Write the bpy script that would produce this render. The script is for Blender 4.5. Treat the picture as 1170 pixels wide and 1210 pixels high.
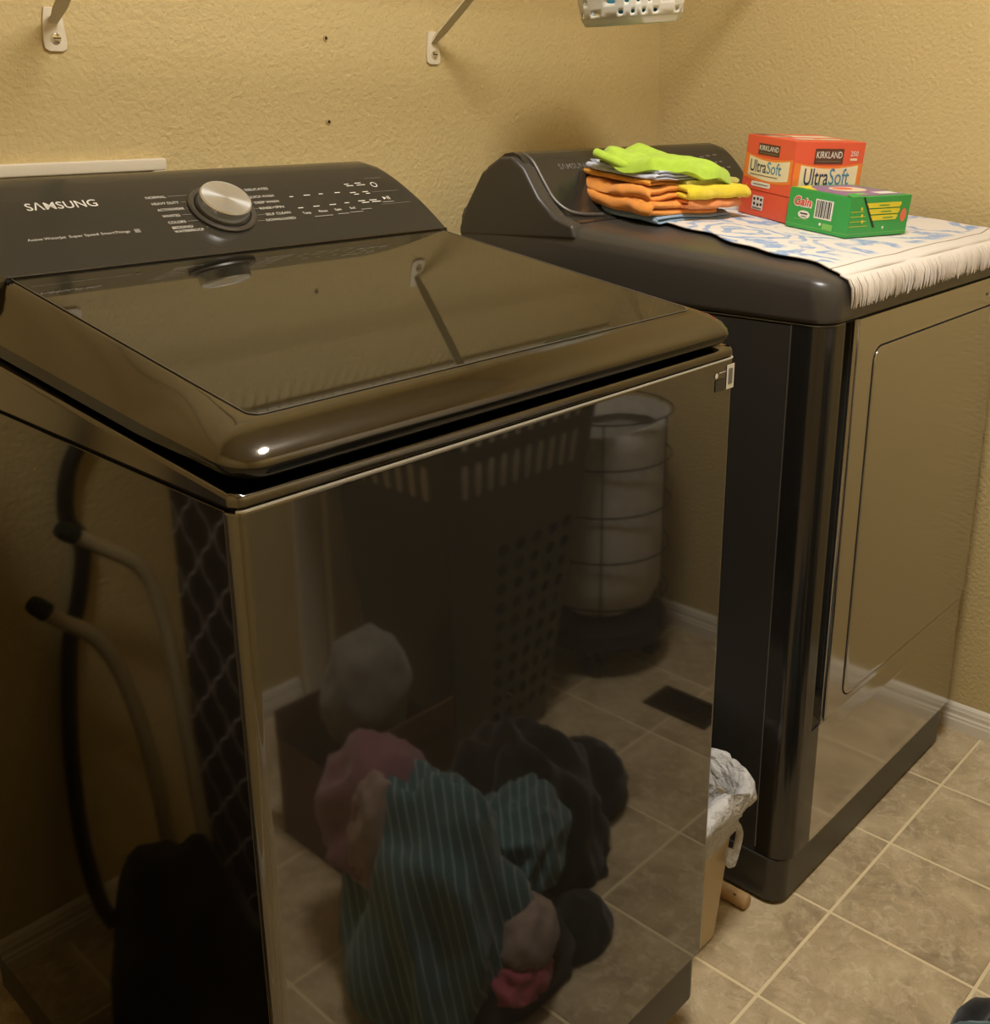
import bpy, bmesh, math, random
from mathutils import Vector, Matrix, noise
R = math.radians
for o in list(bpy.data.objects): bpy.data.objects.remove(o)
scene = bpy.context.scene
COL = scene.collection

# ------------------------------------------------------------------ camera
CAM = Vector((-0.3449, -1.4279, 1.2686)); YAW, PITCH, ROLL = -0.8069, -0.2895, -0.0120
fw = Vector((-math.sin(YAW)*math.cos(PITCH), math.cos(YAW)*math.cos(PITCH), math.sin(PITCH)))
rt0 = Vector((math.cos(YAW), math.sin(YAW), 0)); up0 = rt0.cross(fw)
rt = rt0*math.cos(ROLL)+up0*math.sin(ROLL); up = -rt0*math.sin(ROLL)+up0*math.cos(ROLL)
cd = bpy.data.cameras.new('camera'); cam = bpy.data.objects.new('camera', cd); COL.objects.link(cam)
m = Matrix.Identity(4)
for i in range(3): m[i][0], m[i][1], m[i][2], m[i][3] = rt[i], up[i], -fw[i], CAM[i]
cam.matrix_world = m
cd.sensor_fit = 'HORIZONTAL'; cd.sensor_width = 36; cd.lens = 1238.8173/1170*36
cd.shift_y = -(605-505.2559)/1170; cd.clip_start = .02
scene.camera = cam

# ------------------------------------------------------------------ world, light, exposure
world = bpy.data.worlds.new('world'); scene.world = world; world.use_nodes = True
world.node_tree.nodes['Background'].inputs[0].default_value = (.9, .75, .5, 1)
world.node_tree.nodes['Background'].inputs[1].default_value = .02
vs = scene.view_settings; vs.view_transform = 'Standard'; vs.look = 'None'; vs.gamma = 1; vs.use_curve_mapping = False
vs.exposure = 0.0
LAMP = Vector((.62, -1.05, 2.40)); LAMP_STRENGTH = 72.0; LAMP_COL = (1.0, .97, .92)

# ------------------------------------------------------------------ materials
def hexc(r, g, b):
    f = lambda c: ((c/255)/12.92 if c/255 <= .04045 else ((c/255+.055)/1.055)**2.4)
    return (f(r), f(g), f(b), 1)
MATS = {}
def mat(name, col=(.5, .5, .5, 1), rough=.5, metal=0, coat=0, spec=.5, bump=None, vary=None, ior=None):
    """bump=(scale,strength,dist[,stretch]); vary=(scale,col2,amount)"""
    if name in MATS: return MATS[name]
    mt = bpy.data.materials.new(name); mt.use_nodes = True; nt = mt.node_tree; b = nt.nodes['Principled BSDF']
    b.inputs['Base Color'].default_value = col; b.inputs['Roughness'].default_value = rough
    b.inputs['Metallic'].default_value = metal; b.inputs['Coat Weight'].default_value = coat
    b.inputs['Specular IOR Level'].default_value = spec
    if ior: b.inputs['IOR'].default_value = ior
    tc = nt.nodes.new('ShaderNodeTexCoord')
    if bump:
        n = nt.nodes.new('ShaderNodeTexNoise'); n.inputs['Scale'].default_value = bump[0]; n.inputs['Detail'].default_value = 4
        src = tc.outputs['Object']
        if len(bump) > 3:
            mp = nt.nodes.new('ShaderNodeMapping'); mp.inputs['Scale'].default_value = bump[3]
            nt.links.new(src, mp.inputs[0]); src = mp.outputs[0]
        nt.links.new(src, n.inputs['Vector'])
        bp = nt.nodes.new('ShaderNodeBump'); bp.inputs['Strength'].default_value = bump[1]; bp.inputs['Distance'].default_value = bump[2]
        nt.links.new(n.outputs['Fac'], bp.inputs['Height']); nt.links.new(bp.outputs[0], b.inputs['Normal'])
    if vary:
        n = nt.nodes.new('ShaderNodeTexNoise'); n.inputs['Scale'].default_value = vary[0]; n.inputs['Detail'].default_value = 5
        nt.links.new(tc.outputs['Object'], n.inputs['Vector'])
        mx = nt.nodes.new('ShaderNodeMix'); mx.data_type = 'RGBA'
        mr = nt.nodes.new('ShaderNodeMapRange'); mr.inputs[1].default_value = .35; mr.inputs[2].default_value = .65
        mr.inputs[4].default_value = vary[2]
        nt.links.new(n.outputs['Fac'], mr.inputs[0]); nt.links.new(mr.outputs[0], mx.inputs[0])
        mx.inputs[6].default_value = col; mx.inputs[7].default_value = vary[1]
        nt.links.new(mx.outputs[2], b.inputs['Base Color'])
    MATS[name] = mt
    return mt
def cloth(name, col, sc=900, col2=None):
    mt = mat(name, col, .95, spec=.15, bump=(sc, .55, .0015), vary=(60, col2 or tuple(c*.82 for c in col[:3])+(1,), .7))
    b = mt.node_tree.nodes['Principled BSDF']; b.inputs['Sheen Weight'].default_value = .25
    return mt

M_wall = mat('wall paint orange peel', hexc(206, 184, 131), .62, spec=.3, bump=(135, .62, .004))
M_ceil = mat('ceiling white', hexc(232, 224, 208), .9, bump=(120, .3, .003))
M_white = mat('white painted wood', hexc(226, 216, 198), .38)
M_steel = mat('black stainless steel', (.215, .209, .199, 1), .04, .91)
M_steel_r = mat('black stainless dryer face', (.50, .485, .455, 1), .12, .95)
M_column = mat('dark gloss column', (.075, .072, .066, 1), .16, .8)
M_glint = mat('painted edge glint', (.62, .59, .52, 1), .4, .2)  # pale colour stands in for lamplight caught on the washer's front edge
M_steel_d = mat('shade darkened side paint', (.125, .117, .104, 1), .05, .95)  # side paint, darkened further to stand in for shade beside the washer
M_trim = mat('dark pearl plastic', (.17, .158, .142, 1), .13, 1.0)
M_lidskirt = mat('dark pearl lid frame', (.145, .135, .120, 1), .1, 1.0)
M_glass = mat('smoked black glass', (.010, .009, .006, 1), .03, 0, spec=.62)
M_console = mat('charcoal console plastic', (.030, .027, .021, 1), .2, 0, spec=.55)
M_dtop = mat('graphite painted steel', (.052, .046, .040, 1), .34, 0, spec=.55)
M_dside = mat('graphite side panel', (.034, .031, .027, 1), .42, 0, spec=.4)
M_dbase = mat('graphite base', (.06, .055, .045, 1), .35, .3)
M_black = mat('black rubber', (.006, .006, .006, 1), .6)
M_gap = mat('dark joint', (.004, .004, .004, 1), .8)
M_print = mat('pale grey print', (.62, .58, .50, 1), .5)
M_printdim = mat('dim grey print', (.22, .20, .17, 1), .5)
M_logo_dim = mat('grey logo print', (.17, .155, .135, 1), .4)
M_alu = mat('brushed aluminium', (.74, .71, .66, 1), .24, 1.0)
M_chrome = mat('chrome', (.8, .75, .66, 1), .12, 1.0)
M_ring = mat('dark knob ring', (.10, .09, .075, 1), .35, .6)
M_plastic_w = mat('white plastic', hexc(224, 212, 188), .42)
M_plastic_b = mat('white basket plastic', hexc(216, 214, 204), .4)
M_beige = mat('beige bin plastic', hexc(206, 184, 144), .45)
M_wood = mat('turned wood', hexc(206, 170, 120), .55, vary=(40, hexc(184, 146, 96), .6))
M_paper = mat('paper white', hexc(232, 228, 216), .6)
# ------------------------------------------------------------------ mesh helpers
def link(ob, parent=None):
    COL.objects.link(ob)
    if parent:
        ob.parent = parent; ob.matrix_parent_inverse = Matrix.Translation(-parent.location) if parent.type == 'EMPTY' else Matrix.Identity(4)
    return ob
def mesh(name, V, F, material, parent=None, smooth=False, bevel=0, seg=2, auto=None, mats=None, fm=None):
    me = bpy.data.meshes.new(name); me.from_pydata([tuple(v) for v in V], [], F); me.validate()
    bm = bmesh.new(); bm.from_mesh(me); bmesh.ops.recalc_face_normals(bm, faces=bm.faces)
    if bevel:
        es = [e for e in bm.edges if len(e.link_faces) == 2 and e.calc_face_angle(0) > .6]
        bmesh.ops.bevel(bm, geom=es, offset=bevel, segments=seg, profile=.5, affect='EDGES', clamp_overlap=True)
    bm.to_mesh(me); bm.free()
    if smooth or bevel:
        for p in me.polygons: p.use_smooth = True
        me.set_sharp_from_angle(angle=R(auto if auto else (50 if not bevel else 35)))
    for mm in (mats or [material]): me.materials.append(mm)
    ob = bpy.data.objects.new(name, me)
    if (smooth or bevel) and (auto or 0) <= 60:
        wn = ob.modifiers.new('even shading', 'WEIGHTED_NORMAL'); wn.weight = 100; wn.keep_sharp = True
    return link(ob, parent)
def thing(name, loc, label, cat, group=None):
    e = bpy.data.objects.new(name, None); e.empty_display_size = .05; COL.objects.link(e); e.location = loc
    return tag(e, label, cat, group)
def tag(o, label, cat=None, group=None):
    o['label'] = label
    if cat: o['category'] = cat
    if group: o['group'] = group
    return o
def struct(o): o['kind'] = 'structure'; return o
def boxvf(x0, x1, y0, y1, z0, z1):
    V = [(x, y, z) for z in (z0, z1) for y in (y0, y1) for x in (x0, x1)]
    return V, [(0, 2, 3, 1), (4, 5, 7, 6), (0, 1, 5, 4), (2, 6, 7, 3), (0, 4, 6, 2), (1, 3, 7, 5)]
def box(name, x0, x1, y0, y1, z0, z1, material, parent=None, bevel=.0, seg=2):
    V, F = boxvf(x0, x1, y0, y1, z0, z1); return mesh(name, V, F, material, parent, bevel=bevel, seg=seg)
class MB:
    def __init__(s): s.V = []; s.F = []
    def add(s, V, F):
        k = len(s.V); s.V += [tuple(v) for v in V]; s.F += [tuple(i+k for i in f) for f in F]
    def box(s, *a): s.add(*boxvf(*a))
    def tube(s, pts, r, seg=8, closed=False): s.add(*tubevf(pts, r, seg, closed))
    def build(s, name, material, parent=None, smooth=True, **k): return mesh(name, s.V, s.F, material, parent, smooth=smooth, **k)
def tubevf(pts, r, seg=8, closed=False):
    pts = [Vector(p) for p in pts]; n = len(pts); V = []; F = []
    rr = r if isinstance(r, (list, tuple)) else [r]*n
    a = None
    for i, p in enumerate(pts):
        t = (pts[(i+1) % n]-pts[i-1]) if closed else (pts[min(i+1, n-1)]-pts[max(i-1, 0)])
        t.normalize()
        if a is None: a = t.orthogonal().normalized()
        else: a = (a-t*a.dot(t)).normalized()
        b = t.cross(a)
        for k in range(seg):
            th = 2*math.pi*k/seg; V.append(p+(a*math.cos(th)+b*math.sin(th))*rr[i])
    rng = n if closed else n-1
    for i in range(rng):
        for k in range(seg):
            j = (i+1) % n; F.append((i*seg+k, i*seg+(k+1) % seg, j*seg+(k+1) % seg, j*seg+k))
    if not closed: F.append(tuple(range(seg))); F.append(tuple((n-1)*seg+k for k in range(seg)))
    return V, F
def spline(pts, n=8):
    pts = [Vector(p) for p in pts]; out = []
    for i in range(len(pts)-1):
        p0, p1, p2, p3 = pts[max(i-1, 0)], pts[i], pts[i+1], pts[min(i+2, len(pts)-1)]
        for k in range(n):
            t = k/n; out.append(.5*((2*p1)+(p2-p0)*t+(2*p0-5*p1+4*p2-p3)*t*t+(3*p1-p0-3*p2+p3)*t**3))
    out.append(pts[-1]); return out
def loft(rings, cap0=True, cap1=True, closed=True):
    n = len(rings[0]); V = [v for r in rings for v in r]; F = []
    for i in range(len(rings)-1):
        for k in range(n if closed else n-1):
            F.append((i*n+k, i*n+(k+1) % n, (i+1)*n+(k+1) % n, (i+1)*n+k))
    if cap0: F.append(tuple(range(n)))
    if cap1: F.append(tuple((len(rings)-1)*n+k for k in range(n)))
    return V, F
def rrect(x0, x1, y0, y1, rf, rb=None, seg=8):
    """rounded rectangle; rf radius at the y0 (front) corners, rb at y1. returns [(x,y,nx,ny)]"""
    rb = rf if rb is None else rb; out = []
    for cx, cy, r, a0 in ((x0+rf, y0+rf, rf, 180), (x1-rf, y0+rf, rf, 270), (x1-rb, y1-rb, rb, 0), (x0+rb, y1-rb, rb, 90)):
        for k in range(seg+1):
            a = R(a0+90*k/seg); out.append((cx+r*math.cos(a), cy+r*math.sin(a), math.cos(a), math.sin(a)))
    return out
def resample(pts, n):
    """even points along a closed outline of (x,y,nx,ny)"""
    P = pts+[pts[0]]; Ls = [math.hypot(P[i+1][0]-P[i][0], P[i+1][1]-P[i][1]) for i in range(len(pts))]; T_ = sum(Ls); out = []; i = 0; acc = 0
    for k in range(n):
        t = T_*k/n
        while i < len(Ls)-1 and acc+Ls[i] < t: acc += Ls[i]; i += 1
        f = (t-acc)/Ls[i] if Ls[i] > 1e-9 else 0; out.append(tuple(P[i][q]+(P[i+1][q]-P[i][q])*f for q in range(4)))
    return out
def lathe(profile, seg=32):
    V = []; F = []; n = len(profile)
    for k in range(seg):
        a = 2*math.pi*k/seg
        for r, z in profile: V.append((r*math.cos(a), r*math.sin(a), z))
    for k in range(seg):
        j = (k+1) % seg
        for i in range(n-1): F.append((k*n+i, j*n+i, j*n+i+1, k*n+i+1))
    F.append(tuple(k*n for k in range(seg))); F.append(tuple(k*n+n-1 for k in range(seg)))
    return V, F
def frame(origin, X, Y, N):
    M = Matrix.Identity(4)
    for i in range(3): M[i][0], M[i][1], M[i][2], M[i][3] = X[i], Y[i], N[i], origin[i]
    return M
def xf(M, V): return [M @ Vector(v) for v in V]
def text(name, s, M, u, v, width, height, material, parent, bold=.0, align='LEFT', off=.0006, skew=0):
    """flat lettering on the plane of frame M; (u,v) baseline start; cap height and width in metres"""
    cu = bpy.data.curves.new('t', 'FONT'); cu.body = s; cu.size = 1; cu.offset = bold; cu.resolution_u = 3; cu.shear = skew
    ob = bpy.data.objects.new('t', cu); COL.objects.link(ob)
    dg = bpy.context.evaluated_depsgraph_get(); me = bpy.data.meshes.new_from_object(ob.evaluated_get(dg))
    bpy.data.objects.remove(ob)
    xs = [p.co.x for p in me.vertices]; ys = [p.co.y for p in me.vertices]
    if not xs: return None
    x0, x1, y0, y1 = min(xs), max(xs), 0, max(ys)
    sx = width/(x1-x0); sy = height/(y1-y0)
    for p in me.vertices: p.co = M @ Vector((u+(p.co.x-x0)*sx, v+p.co.y*sy, off))
    me.materials.clear(); me.materials.append(material); me.name = name
    o = bpy.data.objects.new(name, me); return link(o, parent)
def patch(name, M, pts, material, parent, off=.0003):
    return mesh(name, xf(M, [(p[0], p[1], off) for p in pts]), [tuple(range(len(pts)))], material, parent)
def rect(u0, u1, v0, v1): return [(u0, v0), (u1, v0), (u1, v1), (u0, v1)]
def ell(u, v, a, b, n=20): return [(u+a*math.cos(2*math.pi*k/n), v+b*math.sin(2*math.pi*k/n)) for k in range(n)]
def perf_panel(fn, u0, u1, v0, v1, nu, nv, holes, seg=4, p=2.0):
    """grid panel on surface fn(u,v); holes(i,j)-> None or (a,b) fraction of cell for the opening"""
    V = []; F = []; idx = {}
    def vid(u, v):
        k = (round(u, 5), round(v, 5))
        if k not in idx: idx[k] = len(V); V.append(fn(u, v))
        return idx[k]
    du, dv = (u1-u0)/nu, (v1-v0)/nv
    for i in range(nu):
        for j in range(nv):
            a, b = u0+i*du, v0+j*dv; h = holes(i, j); bd = []
            for k in range(seg): bd.append((a+du*k/seg, b))
            for k in range(seg): bd.append((a+du, b+dv*k/seg))
            for k in range(seg): bd.append((a+du-du*k/seg, b+dv))
            for k in range(seg): bd.append((a, b+dv-dv*k/seg))
            ids = [vid(*q) for q in bd]
            if not h: F.append(tuple(ids)); continue
            cu_, cv_ = a+du/2, b+dv/2; inn = []
            for q in bd:
                x, y = (q[0]-cu_)/(du/2), (q[1]-cv_)/(dv/2); L = (abs(x)**p+abs(y)**p)**(1/p)
                inn.append(vid(cu_+x/L*h[0]*du/2+1e-5, cv_+y/L*h[1]*dv/2+1e-5))
            n = len(ids)
            for k in range(n): F.append((ids[k], ids[(k+1) % n], inn[(k+1) % n], inn[k]))
    return V, F

XL, XR, YB, YF, ZC = -.78, 1.7563, .0488, -1.96, 2.44
# ------------------------------------------------------------------ room shell
def slab(name, *a, m_=None): return struct(box(name, *a, m_ or M_wall))
tag(slab('wall_back', XL-.1, XR+.1, YB, YB+.1, 0, ZC), 'tan orange-peel wall behind the washer and dryer')
tag(slab('wall_right', XR, XR+.1, YF-.1, YB, 0, ZC), 'tan orange-peel wall beside the dryer')
tag(slab('wall_left', XL-.1, XL, YF-.1, YB, 0, ZC), 'tan wall left of the washer')
tag(slab('wall_front', XL, XR, YF-.1, YF, 0, ZC), 'tan wall opposite the machines')
tag(slab('ceiling', XL-.1, XR+.1, YF-.1, YB+.1, ZC, ZC+.08, m_=M_ceil), 'white ceiling')
# floor: grout bed with single tiles
M_grout = mat('cream grout', hexc(230, 212, 172), .7)
fl = struct(box('floor', XL-.1, XR+.1, YF-.1, YB+.1, -.05, -.0012, M_grout)); tag(fl, 'tan stone-look tile floor with cream joints')
def tile_mat():
    mt = bpy.data.materials.new('stone look tile'); mt.use_nodes = True; nt = mt.node_tree; N = nt.nodes; b = N['Principled BSDF']; L = nt.links
    tc = N.new('ShaderNodeTexCoord'); oi = N.new('ShaderNodeObjectInfo')
    sc = N.new('ShaderNodeVectorMath'); sc.operation = 'SCALE'; sc.inputs[3].default_value = 30
    cb = N.new('ShaderNodeCombineXYZ'); L.new(oi.outputs['Random'], cb.inputs[0]); L.new(oi.outputs['Random'], cb.inputs[2])
    L.new(cb.outputs[0], sc.inputs[0]); ad = N.new('ShaderNodeVectorMath'); ad.operation = 'ADD'
    L.new(tc.outputs['Object'], ad.inputs[0]); L.new(sc.outputs[0], ad.inputs[1])
    n1 = N.new('ShaderNodeTexNoise'); n1.inputs['Scale'].default_value = 9; n1.inputs['Detail'].default_value = 9; n1.inputs['Roughness'].default_value = .68; n1.inputs['Distortion'].default_value = .5
    n2 = N.new('ShaderNodeTexNoise'); n2.inputs['Scale'].default_value = 48; n2.inputs['Detail'].default_value = 8; n2.inputs['Roughness'].default_value = .65; n2.inputs['Distortion'].default_value = .7
    L.new(ad.outputs[0], n1.inputs['Vector']); L.new(ad.outputs[0], n2.inputs['Vector'])
    r1 = N.new('ShaderNodeValToRGB'); r1.color_ramp.elements[0].position = .30; r1.color_ramp.elements[1].position = .70
    r1.color_ramp.elements[0].color = hexc(150, 131, 102); r1.color_ramp.elements[1].color = hexc(214, 196, 160)
    e = r1.color_ramp.elements.new(.5); e.color = hexc(188, 168, 133)
    L.new(n1.outputs['Fac'], r1.inputs[0])
    r2 = N.new('ShaderNodeValToRGB'); r2.color_ramp.elements[0].position = .50; r2.color_ramp.elements[1].position = .68
    r2.color_ramp.elements[0].color = (0, 0, 0, 1); r2.color_ramp.elements[1].color = (1, 1, 1, 1)
    L.new(n2.outputs['Fac'], r2.inputs[0])
    mx = N.new('ShaderNodeMix'); mx.data_type = 'RGBA'; mx.inputs[7].default_value = hexc(228, 212, 178)
    mm = N.new('ShaderNodeMath'); mm.operation = 'MULTIPLY'; mm.inputs[1].default_value = .55
    L.new(r2.outputs[0], mm.inputs[0]); L.new(mm.outputs[0], mx.inputs[0]); L.new(r1.outputs[0], mx.inputs[6])
    v = N.new('ShaderNodeTexVoronoi'); v.feature = 'DISTANCE_TO_EDGE'; v.inputs['Scale'].default_value = 6
    nd = N.new('ShaderNodeVectorMath'); nd.operation = 'MULTIPLY_ADD'; nd.inputs[1].default_value = (.22, .22, .22)
    L.new(n1.outputs['Color'], nd.inputs[0]); L.new(ad.outputs[0], nd.inputs[2]); L.new(nd.outputs[0], v.inputs['Vector'])
    cr = N.new('ShaderNodeMapRange'); cr.inputs[1].default_value = 0; cr.inputs[2].default_value = .014; cr.inputs[3].default_value = .38; cr.inputs[4].default_value = 0
    L.new(v.outputs['Distance'], cr.inputs[0])
    m2 = N.new('ShaderNodeMix'); m2.data_type = 'RGBA'; m2.inputs[7].default_value = hexc(140, 112, 78)
    L.new(cr.outputs[0], m2.inputs[0]); L.new(mx.outputs[2], m2.inputs[6])
    L.new(m2.outputs[2], b.inputs['Base Color']); b.inputs['Roughness'].default_value = .42
    bp = N.new('ShaderNodeBump'); bp.inputs['Strength'].default_value = .25; bp.inputs['Distance'].default_value = .002
    L.new(n2.outputs['Fac'], bp.inputs['Height']); L.new(bp.outputs[0], b.inputs['Normal'])
    return mt
M_tile = tile_mat()
T, OX, OY, G = .2333, .8324, -.8307, .0026
def tilemesh(w, h):
    V, F = boxvf(0, w, 0, h, -.008, 0); o = mesh('tile', V, F, M_tile, fl, bevel=.0012, seg=1); return o
full = None; cut = {}
ix0 = math.floor((XL-OX)/T); ix1 = math.ceil((XR-OX)/T); iy0 = math.floor((YF-OY)/T); iy1 = math.ceil((YB-OY)/T)
for i in range(ix0, ix1):
    for j in range(iy0, iy1):
        a0, a1 = max(OX+i*T+G, XL+.001), min(OX+(i+1)*T-G, XR-.001); b0, b1 = max(OY+j*T+G, YF+.001), min(OY+(j+1)*T-G, YB-.001)
        if a1-a0 < .006 or b1-b0 < .006: continue
        k = (round(a1-a0, 3), round(b1-b0, 3))
        if k not in cut: o = tilemesh(a1-a0, b1-b0); cut[k] = o
        else: o = cut[k].copy(); COL.objects.link(o)
        o.location = (a0, b0, 0)
# baseboards, with a stepped moulded profile
def baseboard(name, p0, p1, nrm, label):
    prof = [(0, 0), (.0145, 0), (.0145, .022), (.0125, .026), (.0125, .030), (.0095, .034), (.0095, .043), (.0075, .046), (.0065, .051), (.003, .0555), (0, .0575)]
    V, F = loft([[Vector((p[0]+nrm[0]*d, p[1]+nrm[1]*d, z)) for d, z in prof] for p in (p0, p1)])
    return tag(struct(mesh(name, V, F, M_white, smooth=True, auto=25)), label)
baseboard('baseboard_right', (XR, YF), (XR, YB), (-1, 0), 'white moulded baseboard along the wall beside the dryer')
baseboard('baseboard_back', (XL, YB), (XR, YB), (0, -1), 'white moulded baseboard behind the machines')
baseboard('baseboard_left', (XL, YF), (XL, YB), (1, 0), 'white moulded baseboard on the left wall')
baseboard('baseboard_front', (XL, YF), (.87, YF), (0, 1), 'white moulded baseboard beside the door')
# door opposite
dr = struct(tag(box('door_1', .95, 1.66, YF+.0, YF+.035, .008, 2.03, M_white, bevel=.002), 'white panel door opposite the machines'))
for a, b in ((.14, .95), (1.08, 1.92)):
    for c in (1.03, 1.34): box('door_panel', c, c+.24, YF+.034, YF+.041, a, b, M_white, dr, bevel=.006)
kn = lathe([(.0, 0), (.026, 0), (.024, .006), (.011, .012), (.011, .035), (.024, .044), (.027, .056), (.02, .066), (0, .068)], 20)
mesh('door_knob', xf(frame((1.00, YF+.035, .93), (1, 0, 0), (0, 0, 1), (0, 1, 0)), kn[0]), kn[1], M_chrome, dr, smooth=True)
for i, (a0, a1, z0, z1) in enumerate(((.875, .945, 0, 2.10), (1.665, 1.735, 0, 2.10), (.945, 1.665, 2.035, 2.10))):
    struct(tag(box('trim_%d' % (i+1), a0, a1, YF, YF+.018, z0, z1, M_white, bevel=.005), 'white door casing'))

# ------------------------------------------------------------------ ceiling lamp
def emis(name, col, st):
    mt = bpy.data.materials.new(name); mt.use_nodes = True; nt = mt.node_tree; b = nt.nodes['Principled BSDF']
    b.inputs['Base Color'].default_value = (.9, .9, .85, 1); b.inputs['Emission Color'].default_value = col+(1,); b.inputs['Emission Strength'].default_value = st
    return mt
lamp = thing('ceiling_lamp', (LAMP.x, LAMP.y, ZC), 'round flush ceiling lamp with frosted dome', 'lamp')
V, F = lathe([(0, 0), (.205, 0), (.207, -.012), (.198, -.024), (0, -.024)], 40); mesh('lamp_base', [(LAMP.x+x, LAMP.y+y, ZC+z) for x, y, z in V], F, M_alu, lamp, smooth=True)
V, F = lathe([(.0, -.024), (.19, -.024), (.184, -.045), (.155, -.066), (.09, -.08), (0, -.085)], 40)
mesh('lamp_dome', [(LAMP.x+x, LAMP.y+y, ZC+z) for x, y, z in V], F, emis('frosted lamp glass', LAMP_COL, LAMP_STRENGTH), lamp, smooth=True)

# ------------------------------------------------------------------ WASHER
WX0, WX1, WF, WB = .0371, .7231, -.7992, -.05
zbase = lambda y: 1.0135+.093*(y+.772)
ztop = lambda y: 1.0424+.1556*(y+.8)
W = thing('washing_machine', ((WX0+WX1)/2, (WF+WB)/2, 0), 'black stainless top-loading washer with dark glass lid and round dial', 'washer')
def prism(name, pts, z0, z1, material, parent, bev=.0025):
    rings = []
    for d, z in ((bev, z0), (0, z0+bev), (0, z1-bev), (bev*.3, z1-bev*.3), (bev, z1)): rings.append([Vector((p[0]-p[2]*d, p[1]-p[3]*d, z)) for p in pts])
    V, F = loft(rings); return mesh(name, V, F, material, parent, smooth=True, auto=40)
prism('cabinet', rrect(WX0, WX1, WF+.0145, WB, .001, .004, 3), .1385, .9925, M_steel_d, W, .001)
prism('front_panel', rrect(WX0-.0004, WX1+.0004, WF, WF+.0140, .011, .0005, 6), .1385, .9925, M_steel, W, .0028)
prism('seam', rrect(WX0+.004, WX1-.004, WF+.004, WB, .01, .004, 6), .992, .9960, M_gap, W, .0005)
mb = MB()
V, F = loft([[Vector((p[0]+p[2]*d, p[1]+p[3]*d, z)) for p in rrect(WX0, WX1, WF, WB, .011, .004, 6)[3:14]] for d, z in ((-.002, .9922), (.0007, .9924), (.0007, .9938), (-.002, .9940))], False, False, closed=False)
mesh('front_edge_glint', V, F, M_glint, W, smooth=True, auto=40)  # added strip, a painted glint along the panel's lit top edge
prism('base', rrect(WX0+.006, WX1-.006, WF+.004, WB, .02, .004, 6), .062, .138, M_dbase, W, .004)
for x in (WX0+.07, WX1-.07):
    for y in (WF+.08, WB-.07):
        V, F = lathe([(0, 0), (.022, 0), (.024, .008), (.016, .014), (.009, .02), (.009, .07), (0, .07)], 16)
        mesh('foot', [(x+a, y+b, c) for a, b, c in V], F, M_black, W, smooth=True)
# sloping top frame
pts = rrect(WX0, WX1, WF, WB, .011, .004, 6); rings = []
for d, h, dz in ((.002, 0, 0), (0, 0, .002), (0, 1, -.0045), (.0012, 1, -.0015), (.004, 1, 0), (.02, 1, .0)):
    rings.append([Vector((p[0]-p[2]*d, p[1]-p[3]*d, (.9948 if h == 0 else zbase(p[1]-p[3]*d)-.0055)+dz)) for p in pts])
V, F = loft(rings); mesh('top_frame', V, F, M_trim, W, smooth=True, auto=40)
# lid: skirted frame with bullnose front, then the glass
LX0, LX1, LF, LB = .0395, .7208, -.8030, -.3365
front = [(.016, -.10), (.008, .01), (.0025, .18), (0, .42), (.0025, .58), (.009, .76), (.021, .905), (.036, .98), (.0465, 1.0)]
side = [(.012, -.10), (.004, -.01), (0, .05), (.006, .20), (.015, .42), (.025, .65), (.033, .83), (.041, .955), (.0465, 1.0)]
def lidring(d):
    c = rrect(LX0+d, LX1-d*.72, LF+d, LB-.0, max(.030-.40*d, .010), .003, 10); out = []
    for q in range(4):
        out += c[q*11:(q+1)*11]; a, b_ = c[q*11+10], c[((q+1)*11) % 44]
        out += [tuple(a[i]+(b_[i]-a[i])*k/15 for i in range(4)) for k in range(1, 15)]
    return out
rings = []; base = lidring(0)
for (df, hf), (ds, hs) in zip(front, side):
    ring = []; rf_, rs_ = lidring(df), lidring(ds)
    for i, q in enumerate(base):
        t_ = min(max((q[1]-LF-.02)/.13, 0), 1) if q[2] < -.1 else 0; w = t_*t_*(3-2*t_); a, b_ = rf_[i], rs_[i]
        x, y = a[0]*(1-w)+b_[0]*w, a[1]*(1-w)+b_[1]*w; h = hf*(1-w)+hs*w
        ring.append(Vector((x, y, zbase(y)+h*(ztop(y)-zbase(y)))))
    rings.append(ring)
V, F = loft(rings)
M_lidrefl = mat('lid band painted reflection', (.045, .046, .048, 1), .12, .8)  # lower lid band: its dark reflection is painted in as a darker colour
lid = mesh('lid', V, F, M_lidskirt, W, smooth=True, auto=60, mats=[M_lidskirt, M_lidrefl])
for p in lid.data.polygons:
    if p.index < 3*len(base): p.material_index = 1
g0, g1 = lidring(.0462), lidring(.0474)
V, F = loft([[Vector((p[0], p[1], ztop(p[1])-.001)) for p in g0], [Vector((p[0], p[1], ztop(p[1])+.0001)) for p in g0], [Vector((p[0], p[1], ztop(p[1])+.0004)) for p in g1]])
tag(mesh('lid_glass', V, F, M_glass, lid, smooth=True, auto=20), 'dark smoked glass pane')
rim = [Vector((p[0], p[1], ztop(p[1])+.0004)) for p in lidring(.0459)]
V, F = tubevf(rim, .0006, 6, True); mesh('glass_rim', V, F, mat('bronze rim', (.13, .12, .10, 1), .4, .4), lid, smooth=True)
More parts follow.
